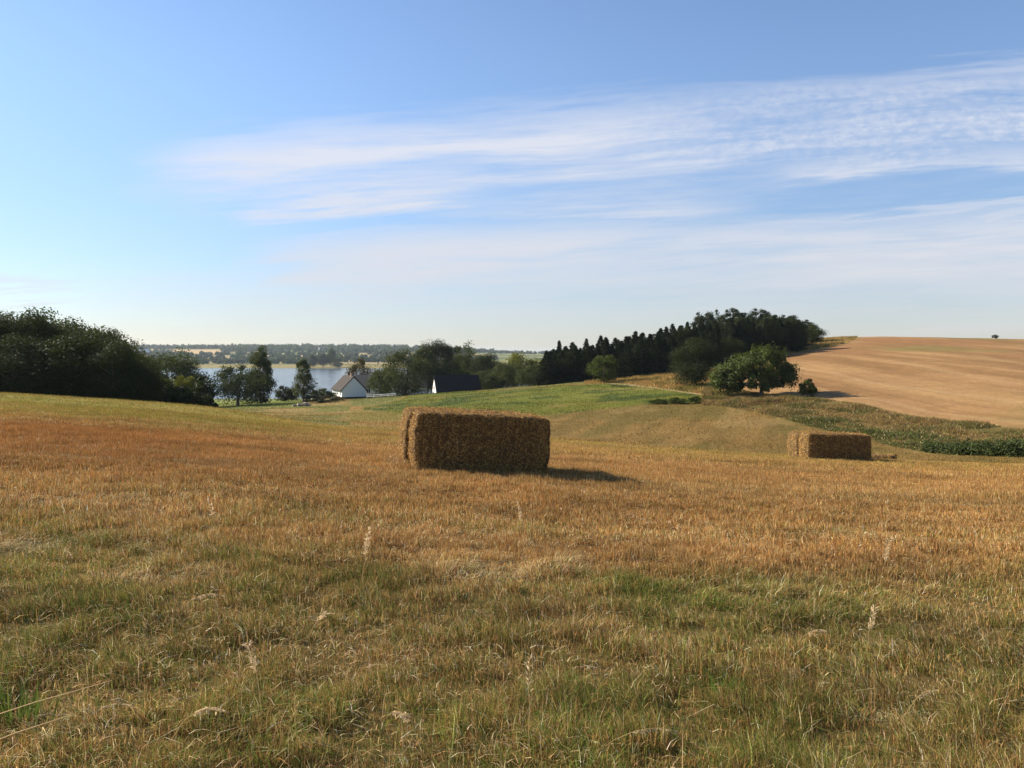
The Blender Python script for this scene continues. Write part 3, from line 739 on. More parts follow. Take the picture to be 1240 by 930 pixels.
for i, x in enumerate((846, 857, 868, 880, 890, 902, 913, 925, 938, 948, 958, 968, 977, 985)):
    yt = np.interp(x, [846, 870, 905, 950, 970, 985], [374, 369, 371, 376, 381, 391]) + random.uniform(-2, 4)
    plant_px('pine', x, float(yt), random.uniform(18, 25), 205 + random.uniform(-5, 5), 'tall feathery pine topping the highest part of the hillside wood', 'feathery pines on top of the hillside wood')
for x, yt, w, lab in ((898, 384, 34, 'dark leafy tree bulging from the wood above the apple tree'), (930, 381, 34, 'dark leafy tree at the upper edge of the wood'), (960, 384, 34, 'dark leafy tree at the uphill corner of the wood'), (885, 408, 30, 'lighter leafy bush tree at the wood edge behind the apple tree')):
    plant_px('oak_dark' if w == 34 else 'ash_mid', x, yt, w, 166 + (x - 898) * .14 - (6 if w == 30 else 0), lab)
plant_px('ash_mid', 984, 393, 26, 190, 'greyish tree ending the wood at its right tip')
# ---- single trees in front of it
plant_px('bright', 732, 430, 37, 138, 'light green round tree at the foot of the conifers')
plant_px('oak_dark', 842, 410, 58, inv(842, 467, 100, 150), 'big dark tree standing forward of the conifer wood', sink=.4)
plant_px('shrub_green', 978, 460, 24, inv(978, 481, 90, 140), 'small round bush alone at the lower edge of the hill field')
plant_px('shrub_dark', 1205, 405.2, 7, 238, 'tiny dark bush on the skyline of the hill field')
for i, (x, yt, w) in enumerate(((798, 484, 22), (820, 481.5, 28), (842, 480, 20))):
    plant_px('shrub_green', x, yt, w, inv(x, 489 - i, 90, 130), ('flattest low bush', 'broad low bush', 'small low bush')[i] + ' in the green strip at the foot of the meadow', 'low bushes along the meadow edge')

# ---- apple tree with its visible trunk and wide, lopsided crown
def apple_tree():
    D = inv(919, 478, 90, 140); X = U(921) * D
    root = bpy.data.objects.new('apple_tree', None); COL.objects.link(root); root.location = (X, D, gz1(X, D))
    tag(root, 'wide spreading fruit tree with short bare trunk above the grassy bank', 'tree')
    s = D / F
    global RNG
    keep = RNG; RNG = np.random.default_rng(77)
    Ps, Ns, Ts = [], [], []
    rr = random.Random(5)
    for i in range(235):
        # limb tips fill a lopsided dome: low and long to the left, taller over the trunk
        px = rr.uniform(-55, 37); top = np.interp(px, [-55, -45, -22, 0, 18, 30, 37], [26, 34, 42, 55, 53, 40, 26])
        low = np.interp(px, [-55, -40, -16, -4, 8, 37], [12, 5, 5, 8, 12, 10])
        zt = low + (top - low) * (rr.random() ** .7)
        yy = rr.uniform(-1, 1) * 30 * math.sqrt(max(.05, 1 - (px + 9)**2 / 47**2))
        c = np.array([px, yy, zt]) * s
        k = 120; lr = rr.uniform(4.2, 7.2) * s
        q = RNG.normal(0, 1, (k, 3)); q /= np.linalg.norm(q, axis=1, keepdims=True)
        dirv = np.array([px + 5, yy, zt - 18.]); dirv /= np.linalg.norm(dirv)
        P = c + q * lr * RNG.uniform(.4, 1.05, (k, 1)) + dirv * lr * RNG.uniform(0, 1.3, (k, 1)) * (RNG.random((k, 1)) < .35)
        Ps.append(P); Ns.append(q + dirv); Ts.append(np.full(k, rr.uniform(.2, .9)))
    V, Q, tn = leaf_cards(np.concatenate(Ps), np.concatenate(Ns), .27, .6, .6, np.concatenate(Ts))
    link('crown', mesh_np('crown', V, Q, leaf_material('orchard_leaves', (.058, .078, .018), .45), None, {'tint': tn}), root)
    RNG = keep
    mb = MB(); mb.tube([(0, 0, -.3), (0, 0, 0), (.12, 0, 1.1), (.2, .1, 1.9)], [.3, .23, .18, .16], 9)
    for i in range(9):
        a = i * 0.7 + .2; L = (3.4 if math.cos(a) < 0 else 2.4)
        mb.tube([(.2, .1, 1.5 + .05 * i), (.2 + math.cos(a) * L * .4, math.sin(a) * L * .4, 2.4 + .08 * i), (.2 + math.cos(a) * L, math.sin(a) * L * .9, 3.1 + .22 * i)], [.11, .07, .02], 6)
    link('trunk', mb.mesh('trunk', simple('grey_bark', (.2, .17, .14), .9, 9, .35, .02), True), root)
apple_tree()

# ---- dark bramble thicket at the right end of the bank
def bramble():
    P0 = [(1128, 548, 5), (1160, 549, 8), (1185, 550, 11), (1215, 551, 13), (1245, 553, 14), (1275, 555, 14), (1310, 557, 14)]
    Ps, Ns, Ts = [], [], []
    cx = U(1210) * 58; cy = 58; cz = gz1(cx, cy)
    for k in range(420):
        x = random.uniform(1120, 1330); hp = np.interp(x, [1120, 1150, 1190, 1240, 1330], [.2, .35, .6, .8, .85])
        D = np.interp(U(x), *BANK_LO) + random.uniform(.0, 3.2); X = U(x) * D
        g = gz1(X, D); hh = hp * random.uniform(.15, 1.0)
        n = 42; q = RNG.normal(0, 1, (n, 3)); q /= np.linalg.norm(q, axis=1, keepdims=True)
        Ps.append(np.array([X - cx, D - cy, g - cz + hh]) + q * RNG.uniform(.2, .5, (n, 1))); Ns.append(q + np.array([0, 0, .4])); Ts.append(np.full(n, random.uniform(.1, .9)))
    P = np.concatenate(Ps)
    V, Q, tn = leaf_cards(P, np.concatenate(Ns), .15, .75, .6, np.concatenate(Ts))
    o = link('bramble_thicket', mesh_np('bramble_thicket', V, Q, leaf_material('bramble_leaves', (.055, .07, .022), .55), None, {'tint': tn}), loc=(cx, cy, cz))
    tag(o, 'dense dark green bramble thicket at the foot of the grassy bank', 'thicket')
bramble()

# ---- trees on the far shore, and the far woods and hedges as one mass
for i, (x, yt, w, D, k, lab) in enumerate(((401, 421, 11, 1110, 'tall_dark', 'tallest tree on the far shore of the lake'), (391, 428, 14, 1105, 'oak_dark', 'broad tree beside the tallest one on the far shore'),
        (379, 429, 12, 1100, 'oak_dark', 'dark tree at the left of the clump on the far shore'), (409, 434, 14, 1080, 'oak_dark', 'low tree at the waterline right of the tallest far shore tree'))):
    plant_px(k, x, yt, w, D, lab, 'trees on the far shore')
def far_woods():
    spots = []
    def row(u0, u1, d0, d1, n, h0, h1):
        for _ in range(n): spots.append((random.uniform(u0, u1), random.uniform(d0, d1), random.uniform(h0, h1)))
    row(-.62, -.02, 2480, 2760, 520, 9, 15); row(-.62, -.25, 2780, 3050, 160, 10, 18)
    row(-.36, -.05, 2100, 2500, 420, 8, 14)
    row(-.6, -.42, 2050, 2300, 120, 7, 12)
    row(-.62, -.05, 1385, 1440, 230, 6, 10); row(-.42, -.25, 1300, 1330, 90, 4, 8); row(-.62, -.02, 1640, 1690, 220, 6, 10); row(-.5, -.1, 1900, 1940, 160, 6, 10)
    row(-.3, -.05, 1500, 1530, 60, 6, 10); row(-.05, .1, 2500, 2900, 160, 6, 10)
    Ps, Ns, Ts = [], [], []
    for u, D, h in spots:
        X = u * D; g = gz1(X, D); n = 46
        q = RNG.normal(0, 1, (n, 3)); q /= np.linalg.norm(q, axis=1, keepdims=True); q[:, 2] = np.abs(q[:, 2])
        Ps.append(np.array([X, D, g]) + q * np.array([h * .62, h * .62, h]) * RNG.uniform(.55, 1, (n, 1))); Ns.append(q); Ts.append(np.full(n, random.random()))
    V, Q, tn = leaf_cards(np.concatenate(Ps), np.concatenate(Ns), 5.0, .8, .5, np.concatenate(Ts))
    struct(link('distant_woods', mesh_np('distant_woods', V, Q, L_FAR, None, {'tint': tn})), 'stuff')
far_woods()

# ================================================================== HOUSES
def house(name, label, loc, rz, L, W, wall_h, roof_h, roof_mat, chimneys, windows, plinth=True, over=.35, doors=()):
    """gabled house: local +y runs along the ridge away from the front gable at y = 0"""
    root = bpy.data.objects.new(name, None); COL.objects.link(root); root.location = loc; root.rotation_euler = (0, 0, rz)
    tag(root, label, 'house' if 'house' in name else 'barn')
    mb = MB(); h = W / 2
    A = [(-h, 0), (h, 0), (h, wall_h), (0, wall_h + roof_h), (-h, wall_h)]
    b = -1.2
    f = [(x, 0, z if z else b) for x, z in A]; g = [(x, L, z if z else b) for x, z in A]
    mb.quad(*f); mb.quad(*g[::-1]); mb.quad(f[0], f[4], g[4], g[0]); mb.quad(f[1], g[1], g[2], f[2])
    link('wall', mb.mesh('wall', M_WALL), root)
    if plinth:
        pm = MB(); pm.box(-h - .04, h + .04, -.04, L + .04, b, .45); link('plinth', pm.mesh('plinth', M_PLINTH), root)
    rm = MB(); sl = roof_h / h; t = .22
    for s in (-1, 1):
        e = h + over
        p = [(s * e, wall_h - over * sl + .05), (0, wall_h + roof_h + .05), (0, wall_h + roof_h + .05 + t * 1.3), (s * e, wall_h - over * sl + .05 + t)]
        a = [(x, -over * .5, z) for x, z in p]; c = [(x, L + over * .5, z) for x, z in p]
        rm.quad(*a); rm.quad(*c[::-1])
        for i in range(4): rm.quad(a[i], a[(i + 1) % 4], c[(i + 1) % 4], c[i])
    roof = link('roof', rm.mesh('roof', roof_mat), root)
    for (cy, ch) in chimneys:
        cm = MB(); z = wall_h + roof_h
        cm.box(-.32, .32, cy - .32, cy + .32, z - .5, z + ch); cm.box(-.39, .39, cy - .39, cy + .39, z + ch, z + ch + .14)
        link('chimney', cm.mesh('chimney', M_BRICK), roof)
    for kind, face, c, z, ww, hh in windows:
        wm = MB(); fm = MB()
        if face == 'left':
            fm.box(-h - .05, -h + .02, c - ww / 2, c + ww / 2, z, z + hh); wm.box(-h - .07, -h - .052, c - ww / 2 + .08, c - .04, z + .08, z + hh - .08); wm.box(-h - .07, -h - .052, c + .04, c + ww / 2 - .08, z + .08, z + hh - .08)
        elif face == 'right':
            fm.box(h - .02, h + .05, c - ww / 2, c + ww / 2, z, z + hh); wm.box(h + .052, h + .07, c - ww / 2 + .08, c - .04, z + .08, z + hh - .08); wm.box(h + .052, h + .07, c + .04, c + ww / 2 - .08, z + .08, z + hh - .08)
        else:
            fm.box(c - ww / 2, c + ww / 2, -.05, .02, z, z + hh); wm.box(c - ww / 2 + .08, c + ww / 2 - .08, -.07, -.052, z + .08, z + hh - .08)
        fr = link(kind, fm.mesh(kind, M_FRAME if kind == 'window' else M_DOOR), root)
        if kind == 'window': link('pane', wm.mesh('pane', M_GLASS), fr)
    return root
def place(x, D): return U(x) * D, D
# white house: shaded gable towards us, sunlit long wall to the left
D = 178; X = U(428.5) * D; zb = PZ(483, D)
house('white_house', 'white house with brown roof and chimney, its shaded gable towards the field', (X, D, zb), R(24), 10, 5.3, 2.0, 2.75, M_TILE, [(1.6, .8)],
      [('window', 'left', 1.5, .75, .9, 1.0), ('window', 'left', 4.2, .75, .9, 1.0), ('window', 'left', 8.2, .75, .9, 1.0), ('door', 'left', 6.2, .1, 1.0, 1.85)])
# long white house half hidden behind the willow
D = 196; X = U(432) * D; zb = PZ(480, D)
house('white_house', 'long low white house half hidden behind the drooping willow', (X, D, zb), R(-84), 17, 5.5, 2.4, 2.5, simple('grey_roof', (.11, .1, .09), .8, 4, .3, .02), [(5.0, .9)],
      [('window', 'right', 3, .9, 1.0, 1.1), ('window', 'right', 6, .9, 1.0, 1.1), ('window', 'right', 10, .9, 1.0, 1.1), ('window', 'right', 13.5, .9, 1.0, 1.1)])
# barn with the steep dark roof, only a sliver of its white gable showing
D = 172; X = U(526) * D; zb = PZ(486, D)
house('dark_roofed_barn', 'barn with long steep dark roof and a sliver of bright white gable', (X, D, zb), R(-72), 9.6, 4.9, 1.9, 3.35, M_TARROOF, [],
      [('window', 'front', 0, 2.5, .7, .8), ('door', 'front', -.9, 0.0, .9, 1.9), ('window', 'right', 3.0, .7, .9, .8)], plinth=False, over=.3)
# far farm across the lake
D = 2150; X = U(168) * D
house('farm_house', 'tiny white roofed farm on the far hillside across the lake', (X, D, gz1(X, D)), R(-50), 26, 12, 4, 5, M_FRAME, [], [], False)
D = 2300; X = U(386) * D
house('farm_house', 'tiny pale house among the woods of the far hills', (X, D, gz1(X, D) + 4), R(-70), 16, 9, 4, 4, simple('far_roof', (.3, .2, .16)), [], [], False)

# white rail fence by the house, and the pale heap by the brown bush
def rail_fence():
    mb = MB(); root = bpy.data.objects.new('rail_fence', None); COL.objects.link(root)
    x0, x1, D0, D1 = 444, 479, 172, 168
    a = Vector((U(x0) * D0, D0, 0)); b = Vector((U(x1) * D1, D1, 0)); a.z = gz1(a.x, a.y); b.z = gz1(b.x, b.y)
    root.location = a; tag(root, 'white rail fence between the white house and the willow', 'fence')
    d = b - a; n = 5
    for i in range(n):
        p = d * (i / (n - 1)); p.z = gz1(a.x + p.x, a.y + p.y) - a.z
        pm = MB(); pm.box(p.x - .06, p.x + .06, p.y - .06, p.y + .06, p.z - .2, p.z + .75); link('post', pm.mesh('post', M_FRAME), root)
    for hz in (.35, .65):
        rm = MB(); pts = []
        for i in range(n):
            p = d * (i / (n - 1)); pts.append((p.x, p.y - .08, gz1(a.x + p.x, a.y + p.y) - a.z + hz))
        rm.tube(pts, [.07] * n, 4); link('rail', rm.mesh('rail', M_FRAME), root)
rail_fence()
def heap():
    mb = MB(); D = 140; X = U(367) * D; g = gz1(X, D)
    V, Q = [], []
    rr = random.Random(3)
    for i in range(26):
        c = Vector((rr.uniform(-1.4, 1.4), rr.uniform(-.8, .8), 0)); s = rr.uniform(.18, .38)
        c.z = s * .3 + .35 * max(0, 1 - c.x**2 / 1.6) * rr.random()
        M = Matrix.Translation(c) @ Matrix.Rotation(rr.uniform(0, 3), 4, 'Z') @ Matrix.Rotation(rr.uniform(-.5, .5), 4, 'X')
        mb.box(-s, s, -s * .7, s * .7, -s * .5, s * .5, M)
    o = link('stone_heap', mb.mesh('stone_heap', M_STONE), loc=(X, D, g)); tag(o, 'low pale heap of stones in front of the brownish bush', 'stone heap')
    md = o.modifiers.new('bevel', 'BEVEL'); md.width = .06; md.segments = 2
heap()

# ================================================================== STRAW BALES
def straw_material():
    m, nt, bs = mat('pressed_straw')
    tc = N(nt, 'ShaderNodeTexCoord')
    mp = N(nt, 'ShaderNodeMapping'); mp.inputs['Scale'].default_value = (9, 9, 60); nt.links.new(tc.outputs['Object'], mp.inputs['Vector'])
    f1 = noise_n(nt, mp.outputs[0], 1.6, 7, .75); f2 = noise_n(nt, tc.outputs['Object'], 3.5, 5, .6); f3 = noise_n(nt, tc.outputs['Object'], 45, 4, .7)
    c = mixc(nt, f1, (.02, .011, .004), (.11, .066, .024)); c = mixc(nt, mathn(nt, 'MULTIPLY', f3, .7), c, (.24, .16, .065)); c = mixc(nt, mathn(nt, 'MULTIPLY', f2, .5), c, (.08, .045, .018))
    nt.links.new(c, bs.inputs['Base Color']); bs.inputs['Roughness'].default_value = .85
    b = N(nt, 'ShaderNodeBump'); setin(b, Strength=1.0, Distance=.04); nt.links.new(mathn(nt, 'ADD', f1, f3), b.inputs['Height']); nt.links.new(b.outputs[0], bs.inputs['Normal'])
    return m
M_BALE = straw_material()
def bale_meshes(L, W, H, seed, nstraw, sw):
    """rounded, bulging pressed block plus the ruff of straws standing off its faces"""
    rs = np.random.default_rng(seed)
    def wrap(P):   # P on the unit cube surface -> bulging uneven block
        x, y, z = P[:, 0], P[:, 1], P[:, 2]
        k = 16.0; nrm = (np.abs(x)**k + np.abs(y)**k + np.abs(z)**k) ** (1 / k); q = P / nrm[:, None]
        bx = 1 + .035 * (1 - q[:, 2]**2) ; by = 1 + .03 * (1 - q[:, 2]**2)
        bx = bx - .035 * np.clip(-q[:, 2] - .3, 0, 1)
        out = np.stack([q[:, 0] * L / 2 * bx, q[:, 1] * W / 2 * by, q[:, 2] * H / 2], -1)
        s = np.array([mnoise.noise(Vector(v * 3.1 + seed)) * .5 + mnoise.noise(Vector(v * 8.3 + seed)) * .3 + mnoise.noise(Vector((v[0] * 22, v[1] * 22, v[2] * 30))) * .22 for v in out])
        groove = np.zeros(len(out))
        for gx in np.linspace(-.9, .9, 17): groove += rs.uniform(.4, 1.5) * np.exp(-((out[:, 0] - (gx + rs.uniform(-.02, .02)) * L / 2 - .03 * s) / .02) ** 2)   # slices the press leaves
        d = out / (np.linalg.norm(out, axis=1, keepdims=True) + 1e-9)
        out = out + d * (s * .075)[:, None] - q * (groove * .009)[:, None]
        out[:, 2] += H / 2
        return out
    n = 110 if nstraw > 30000 else 60
    Vs, Qs, o = [], [], 0
    g = np.linspace(-1, 1, n + 1); A, B = np.meshgrid(g, g, indexing='ij')
    for ax in range(3):
        for s in (-1, 1):
            P = np.empty((n + 1, n + 1, 3)); P[..., ax] = s; P[..., (ax + 1) % 3] = A; P[..., (ax + 2) % 3] = B
            idx = np.arange((n + 1)**2).reshape(n + 1, n + 1) + o
            q = np.stack([idx[:-1, :-1], idx[1:, :-1], idx[1:, 1:], idx[:-1, 1:]], -1).reshape(-1, 4)
            Qs.append(q if s > 0 else q[:, ::-1]); Vs.append(P.reshape(-1, 3)); o += (n + 1)**2
    V = wrap(np.concatenate(Vs)); Q = np.concatenate(Qs)
    me = mesh_np('bale', V, Q, M_BALE, None, None, True)
    import bmesh
    bm = bmesh.new(); bm.from_mesh(me); bmesh.ops.remove_doubles(bm, verts=bm.verts, dist=.0005); bm.to_mesh(me); bm.free()
    # straws
    area = np.array([W * H, W * H, L * H, L * H, L * W, L * W]); fs = rs.choice(6, nstraw, p=area / area.sum())
    P = rs.uniform(-1, 1, (nstraw, 3)); ax = fs // 2; sg = (fs % 2) * 2 - 1
    P[np.arange(nstraw), ax] = sg
    S = wrap(P); nn = np.zeros((nstraw, 3)); nn[np.arange(nstraw), ax] = sg
    d = rs.normal(0, 1, (nstraw, 3)); d -= nn * (d * nn).sum(1, keepdims=True); d /= np.linalg.norm(d, axis=1, keepdims=True)
    d = d + nn * np.abs(rs.normal(.05, .3, nstraw))[:, None]; d[:, 2] -= .12
    d /= np.linalg.norm(d, axis=1, keepdims=True)
    ln = rs.uniform(.02, .07, nstraw)[:, None] * (sw / .002) ** .5; s = np.cross(d, nn + .4 * rs.normal(0, 1, (nstraw, 3))); s /= np.linalg.norm(s, axis=1, keepdims=True)
    w = rs.uniform(.6, 1.3, nstraw)[:, None] * sw
    stick = (rs.random(nstraw) < .025)[:, None]      # the odd straw that stands well clear
    ln = np.where(stick, ln * 2.6, ln); d = np.where(stick, d * .6 + nn * .8 + rs.normal(0, .25, (nstraw, 3)), d); d /= np.linalg.norm(d, axis=1, keepdims=True)
    S = S + nn * .004
    Vb = np.empty((nstraw, 4, 3)); Vb[:, 0] = S - s * w - d * ln * .3; Vb[:, 1] = S + s * w - d * ln * .3; Vb[:, 2] = S + s * w * .7 + d * ln * .7; Vb[:, 3] = S - s * w * .7 + d * ln * .7
    base = np.array((1.4, 1.28, 1.08)) * np.array([(.42, .25, .075), (.22, .12, .034), (.58, .39, .15), (.08, .042, .013), (.68, .52, .26)])[rs.choice(5, nstraw, p=[.28, .26, .16, .25, .05])] * rs.uniform(.8, 1.2, (nstraw, 1))
    Qb = (np.arange(nstraw) * 4)[:, None] + np.array([[0, 1, 2, 3]])
    mb = mesh_np('straw_ruff', Vb.reshape(-1, 3), Qb, M_STRAW, np.repeat(np.clip(base, 0, 1), 4, 0))
    return me, mb
def ground_rot(X, Y, rz, e=1.0):
    n = Vector((gz1(X - e, Y) - gz1(X + e, Y), gz1(X, Y - e) - gz1(X, Y + e), 2 * e)).normalized()
    return (n.to_track_quat('Z', 'Y').to_matrix().to_4x4(), n)
def bale(X, Y, rz, label, seed, L=2.5, W=1.2, H=1.13, nstraw=70000, sw=.0016, tilt=None, sink=.03, group=None):
    body, ruff = bale_meshes(L, W, H, seed, nstraw, sw)
    o = link('straw_bale', body)
    e = 1.0
    ax = Vector((math.cos(rz), math.sin(rz), 0)); ay = Vector((-math.sin(rz), math.cos(rz), 0))
    sx = (gz1(X + ax.x, Y + ax.y) - gz1(X - ax.x, Y - ax.y)) / 2; sy = (gz1(X + ay.x * .6, Y + ay.y * .6) - gz1(X - ay.x * .6, Y - ay.y * .6)) / 1.2
    sy *= .05
    vx = (ax + Vector((0, 0, sx))).normalized(); vy = (ay + Vector((0, 0, sy))); vz = vx.cross(vy).normalized(); vy = vz.cross(vx)
    M = Matrix((vx, vy, vz)).transposed().to_4x4(); M.translation = Vector((X, Y, gz1(X, Y) - sink))
    o.matrix_world = M
    tag(o, label, 'straw bale', group)
    r = link('straw_ruff', ruff, o)
    return o
a1 = R(11.5); D1 = 15.6; X1 = U(577) * D1
bale(X1, D1, a1, 'nearest big square straw bale, its long shaded side facing the camera', 11)
bx = Vector((-math.sin(a1), math.cos(a1)))
bale(X1 + bx.x * 1.26 - .1, D1 + bx.y * 1.26, a1 + R(1.5), 'straw bale close behind the nearest one, only its lit left end and top showing', 12, H=1.17)
a2 = R(-1.5); D2 = 33.2; X2 = U(1010) * D2
bale(X2, D2, a2, 'straw bale farther down the field at the right, left end lit by the sun', 21, nstraw=26000, sw=.0028)
bale(X2 - .05, D2 + 1.22, a2 + R(1), 'straw bale hidden behind the farther right one, a strip of its end showing', 22, nstraw=16000, sw=.0028, H=1.12)
D3 = 50; X3 = U(1064) * D3
b3 = bale(X3, D3, R(-36), 'small distant bale peeping over the field edge right of the farther bale', 31, L=1.9, H=.95, nstraw=4000, sw=.007)
b3.location.z = PZ(550.5, D3) - .95

# a scatter of fallen straw at the foot of the near bale
def fallen():
    parts = []
    for (cx, cy, rx, ry, n) in ((X1 - 1.48, D1 - .1, .2, .45, 260), (X1 - 1.7, D1 + .9, .22, .3, 240), (X1, D1 - .75, 1.3, .1, 150), (X2 - 1.4, D2 + .3, .25, .7, 160), (X2 + 1.3, D2 - .5, .35, .2, 120)):
        x = cx + RNG.normal(0, rx * .6, n); y = cy + RNG.normal(0, ry * .6, n)
        L = RNG.uniform(.08, .3, n); base = np.array([(.40, .25, .09), (.32, .18, .06), (.5, .36, .17)])[RNG.choice(3, n)]
        parts.append(blades(x, y, L * .3, RNG.uniform(.005, .01, n), RNG.uniform(1.5, 3.4, n), RNG.uniform(0, 2 * PI, n), jit(base, .2, n), 1.0, gz(x, y) + RNG.uniform(.02, .14, n)))
    V, T, C = join(parts)
    struct(link('fallen_straw', mesh_np('fallen_straw', V, T, M_STRAW, C)), 'stuff')
fallen()

# ================================================================== SINGLE DRY STALKS AND TUFTS IN THE FOREGROUND
def near_D(x, y): return inv(x, y, 2.2, 30)
def stalk(x, yb, h, lean, az, heads, label, seed, dropping=0.0, head_len=.04, thick=.0024, col=(.56, .42, .22), group=None):
    D = near_D(x, yb); X = U(x) * D
    root = bpy.data.objects.new('dry_grass_stalk', None); COL.objects.link(root); root.location = (X, D, gz1(X, D))
    tag(root, label, 'dry stalk', group)
    rr = random.Random(seed); mb = MB()
    pts = []
    for i in range(9):
        t = i / 8
        b = lean * t**1.5; zz = h * (t - dropping * t**4)
        pts.append(Vector((math.cos(az) * b * h + rr.uniform(-.006, .006), math.sin(az) * b * h, zz)))
    for ang in (.2, 1.75):
        for i in range(8):
            w0 = Vector((math.cos(ang), math.sin(ang), 0)) * thick * (1 - .55 * i / 8); w1 = Vector((math.cos(ang), math.sin(ang), 0)) * thick * (1 - .55 * (i + 1) / 8)
            mb.quad(pts[i] - w0, pts[i] + w0, pts[i + 1] + w1, pts[i + 1] - w1)
    link('stem', mb.mesh('stem', M_STALK), root)
    hd = MB()
    nh = heads * 5
    for k in range(nh):
        t = 1 - .42 * rr.random() ** .8; i = min(7, int(t * 8)); p = pts[i].lerp(pts[i + 1], t * 8 - i)
        tang = (pts[i + 1] - pts[i]).normalized(); a = rr.uniform(0, 2 * PI); L = head_len * rr.uniform(.3, .8)
        d = (tang * rr.uniform(.3, 1.0) + Vector((math.cos(a), math.sin(a), 0)) * .5 + Vector((0, 0, -.9 * dropping - .1))).normalized()
        p = p + Vector((math.cos(a), math.sin(a), rr.uniform(-.4, .4))) * .008 * rr.random()
        q = p + d * L * .5
        sd = d.cross(Vector((rr.gauss(0, 1), rr.gauss(0, 1), rr.gauss(0, 1)))).normalized() * L * .13
        hd.quad(p, q + sd, q + d * L * .6, q - sd)
    if heads: link('seed_head', hd.mesh('seed_head', M_HEAD), root)
M_STALK = simple('dry_stalk', (.50, .36, .17), .6, 20, .25)
M_HEAD = simple('seed_husk', (.68, .52, .31), .7, 40, .3)
for _m, _t in ((M_STALK, .45), (M_HEAD, .5)):      # dry husks and stems glow a little against the sun
    _nt = _m.node_tree; _bs = _nt.nodes['Principled BSDF']; _tr = N(_nt, 'ShaderNodeBsdfTranslucent'); _mx = N(_nt, 'ShaderNodeMixShader'); _mx.inputs[0].default_value = _t
    _nt.links.new(_bs.inputs['Base Color'].links[0].from_socket, _tr.inputs['Color']); _nt.links.new(_bs.outputs[0], _mx.inputs[1]); _nt.links.new(_tr.outputs[0], _mx.inputs[2])
    _nt.links.new(_mx.outputs[0], _nt.nodes['Material Output'].inputs['Surface'])
ST = [ (438, 720, .50, .12, .4, 26, 'tall pale withered stalk with ragged leaves standing left of centre', 0),
       (634, 662, .42, .15, 2.6, 20, 'slanting dry stalk among the orange stubble in front of the near bale', 0),
       (1066, 716, .42, .3, .5, 22, 'feathery dry stalk leaning right below the farther bale', 0),
       (318, 868, .36, .35, 2.4, 20, 'dry plumed stalk bending left in the left foreground', .1),
       (205, 902, .24, .9, .2, 12, 'drooping oat stalk with hanging heads low in the left foreground', .45),
       (520, 905, .24, .8, 2.7, 14, 'dry oat stalk with fat heads at the bottom centre', .4),
       (1048, 800, .30, .4, .7, 16, 'straight straw coloured plume in the right foreground', 0),
       (262, 655, .34, .5, 2.2, 12, 'thin dry stalk lying over the stubble at the left', .1),
       (720, 912, .2, 1.9, .1, 6, 'bare bent straw lying near the bottom edge right of centre', .5),
       (1090, 880, .26, .9, .3, 8, 'curved reddish dry stem in the lower right corner', .35),
       (960, 790, .2, 1.2, .2, 12, 'nodding grass head right of the green tuft', .45),
       (215, 745, .22, 1.2, .1, 10, 'nodding dry grass head lying over at the left', .45),
       (374, 775, .22, .5, .4, 10, 'short pale stalk with folded leaf left of centre', .3),
       (640, 905, .42, .06, 1.5, 5, 'thin upright brown stem at the bottom centre', 0) ]
for i, (x, y, h, ln, az, hd, lab, dr) in enumerate(ST): stalk(x, y, h, ln, az, hd, lab, 40 + i, dr)
for p0, p1, lab in (((-60, 884, 3.1), (136, 824, 3.35), 'long straw stalk slanting in from the left edge, upper of two'), ((-50, 915, 2.88), (82, 867, 3.05), 'shorter straw stalk slanting in from the left edge, lower of two')):
    A0, A1 = (Vector((U(x) * D, D, PZ(y, D))) for x, y, D in (p0, p1)); base = Vector((A0.x, A0.y, gz1(A0.x, A0.y))); mb = MB()
    P = [Vector((-.12, -.05, -.02)), A0 - base, (A0 - base) * .5 + (A1 - base) * .5 + Vector((0, 0, .008)), A1 - base]; wd = [.0022, .0022, .0019, .0009]
    for off in (Vector((0, .35, .94)), Vector((0, -.94, .35))):      # a split, flattened straw: two crossed strips
        for i in range(3): mb.quad(P[i] - off * wd[i], P[i] + off * wd[i], P[i + 1] + off * wd[i + 1], P[i + 1] - off * wd[i + 1])
    o = link('straw_stalk', mb.mesh('straw_stalk', M_HEAD), loc=base); tag(o, lab, 'straw stalk')
def tuft(x, y, n, h, rad, label, col):
    D = near_D(x, y); X = U(x) * D
    px = X + RNG.normal(0, rad, n); py = D + RNG.normal(0, rad, n)
    V, T, C = blades(px, py, RNG.uniform(.5, 1.1, n) * h, RNG.uniform(.004, .008, n), np.abs(RNG.normal(.4, .25, n)), np.arctan2(py - D, px - X) + RNG.normal(0, .5, n), jit(col, .25, n))
    V = V - np.array([X, D, gz1(X, D)])
    o = link('grass_tuft', mesh_np('grass_tuft', V, T, M_BLADE, C), loc=(X, D, gz1(X, D))); tag(o, label, 'grass tuft')
tuft(876, 838, 90, .13, .05, 'fresh bright green grass tuft in the right foreground', (.115, .17, .028))
tuft(20, 880, 90, .2, .06, 'fresh green grass tuft at the left edge', (.12, .16, .03))
tuft(335, 905, 60, .13, .08, 'green grass tuft near the bottom, left of centre', (.14, .18, .035))

# ================================================================== AIR, SKY, SUN, CAMERA
mb = MB(); mb.box(-4600, 3600, -60, 6500, EYE - 36, EYE + 30)
hm = bpy.data.materials.new('haze'); hm.use_nodes = True; nt = hm.node_tree
for n in list(nt.nodes):
    if n.type != 'OUTPUT_MATERIAL': nt.nodes.remove(n)
pv = N(nt, 'ShaderNodeVolumePrincipled'); pv.inputs['Color'].default_value = (.74, .86, 1, 1); pv.inputs['Density'].default_value = .00007; pv.inputs['Anisotropy'].default_value = .2
nt.links.new(pv.outputs[0], nt.nodes['Material Output'].inputs['Volume'])
struct(link('haze', mb.mesh('haze', hm)), 'stuff')

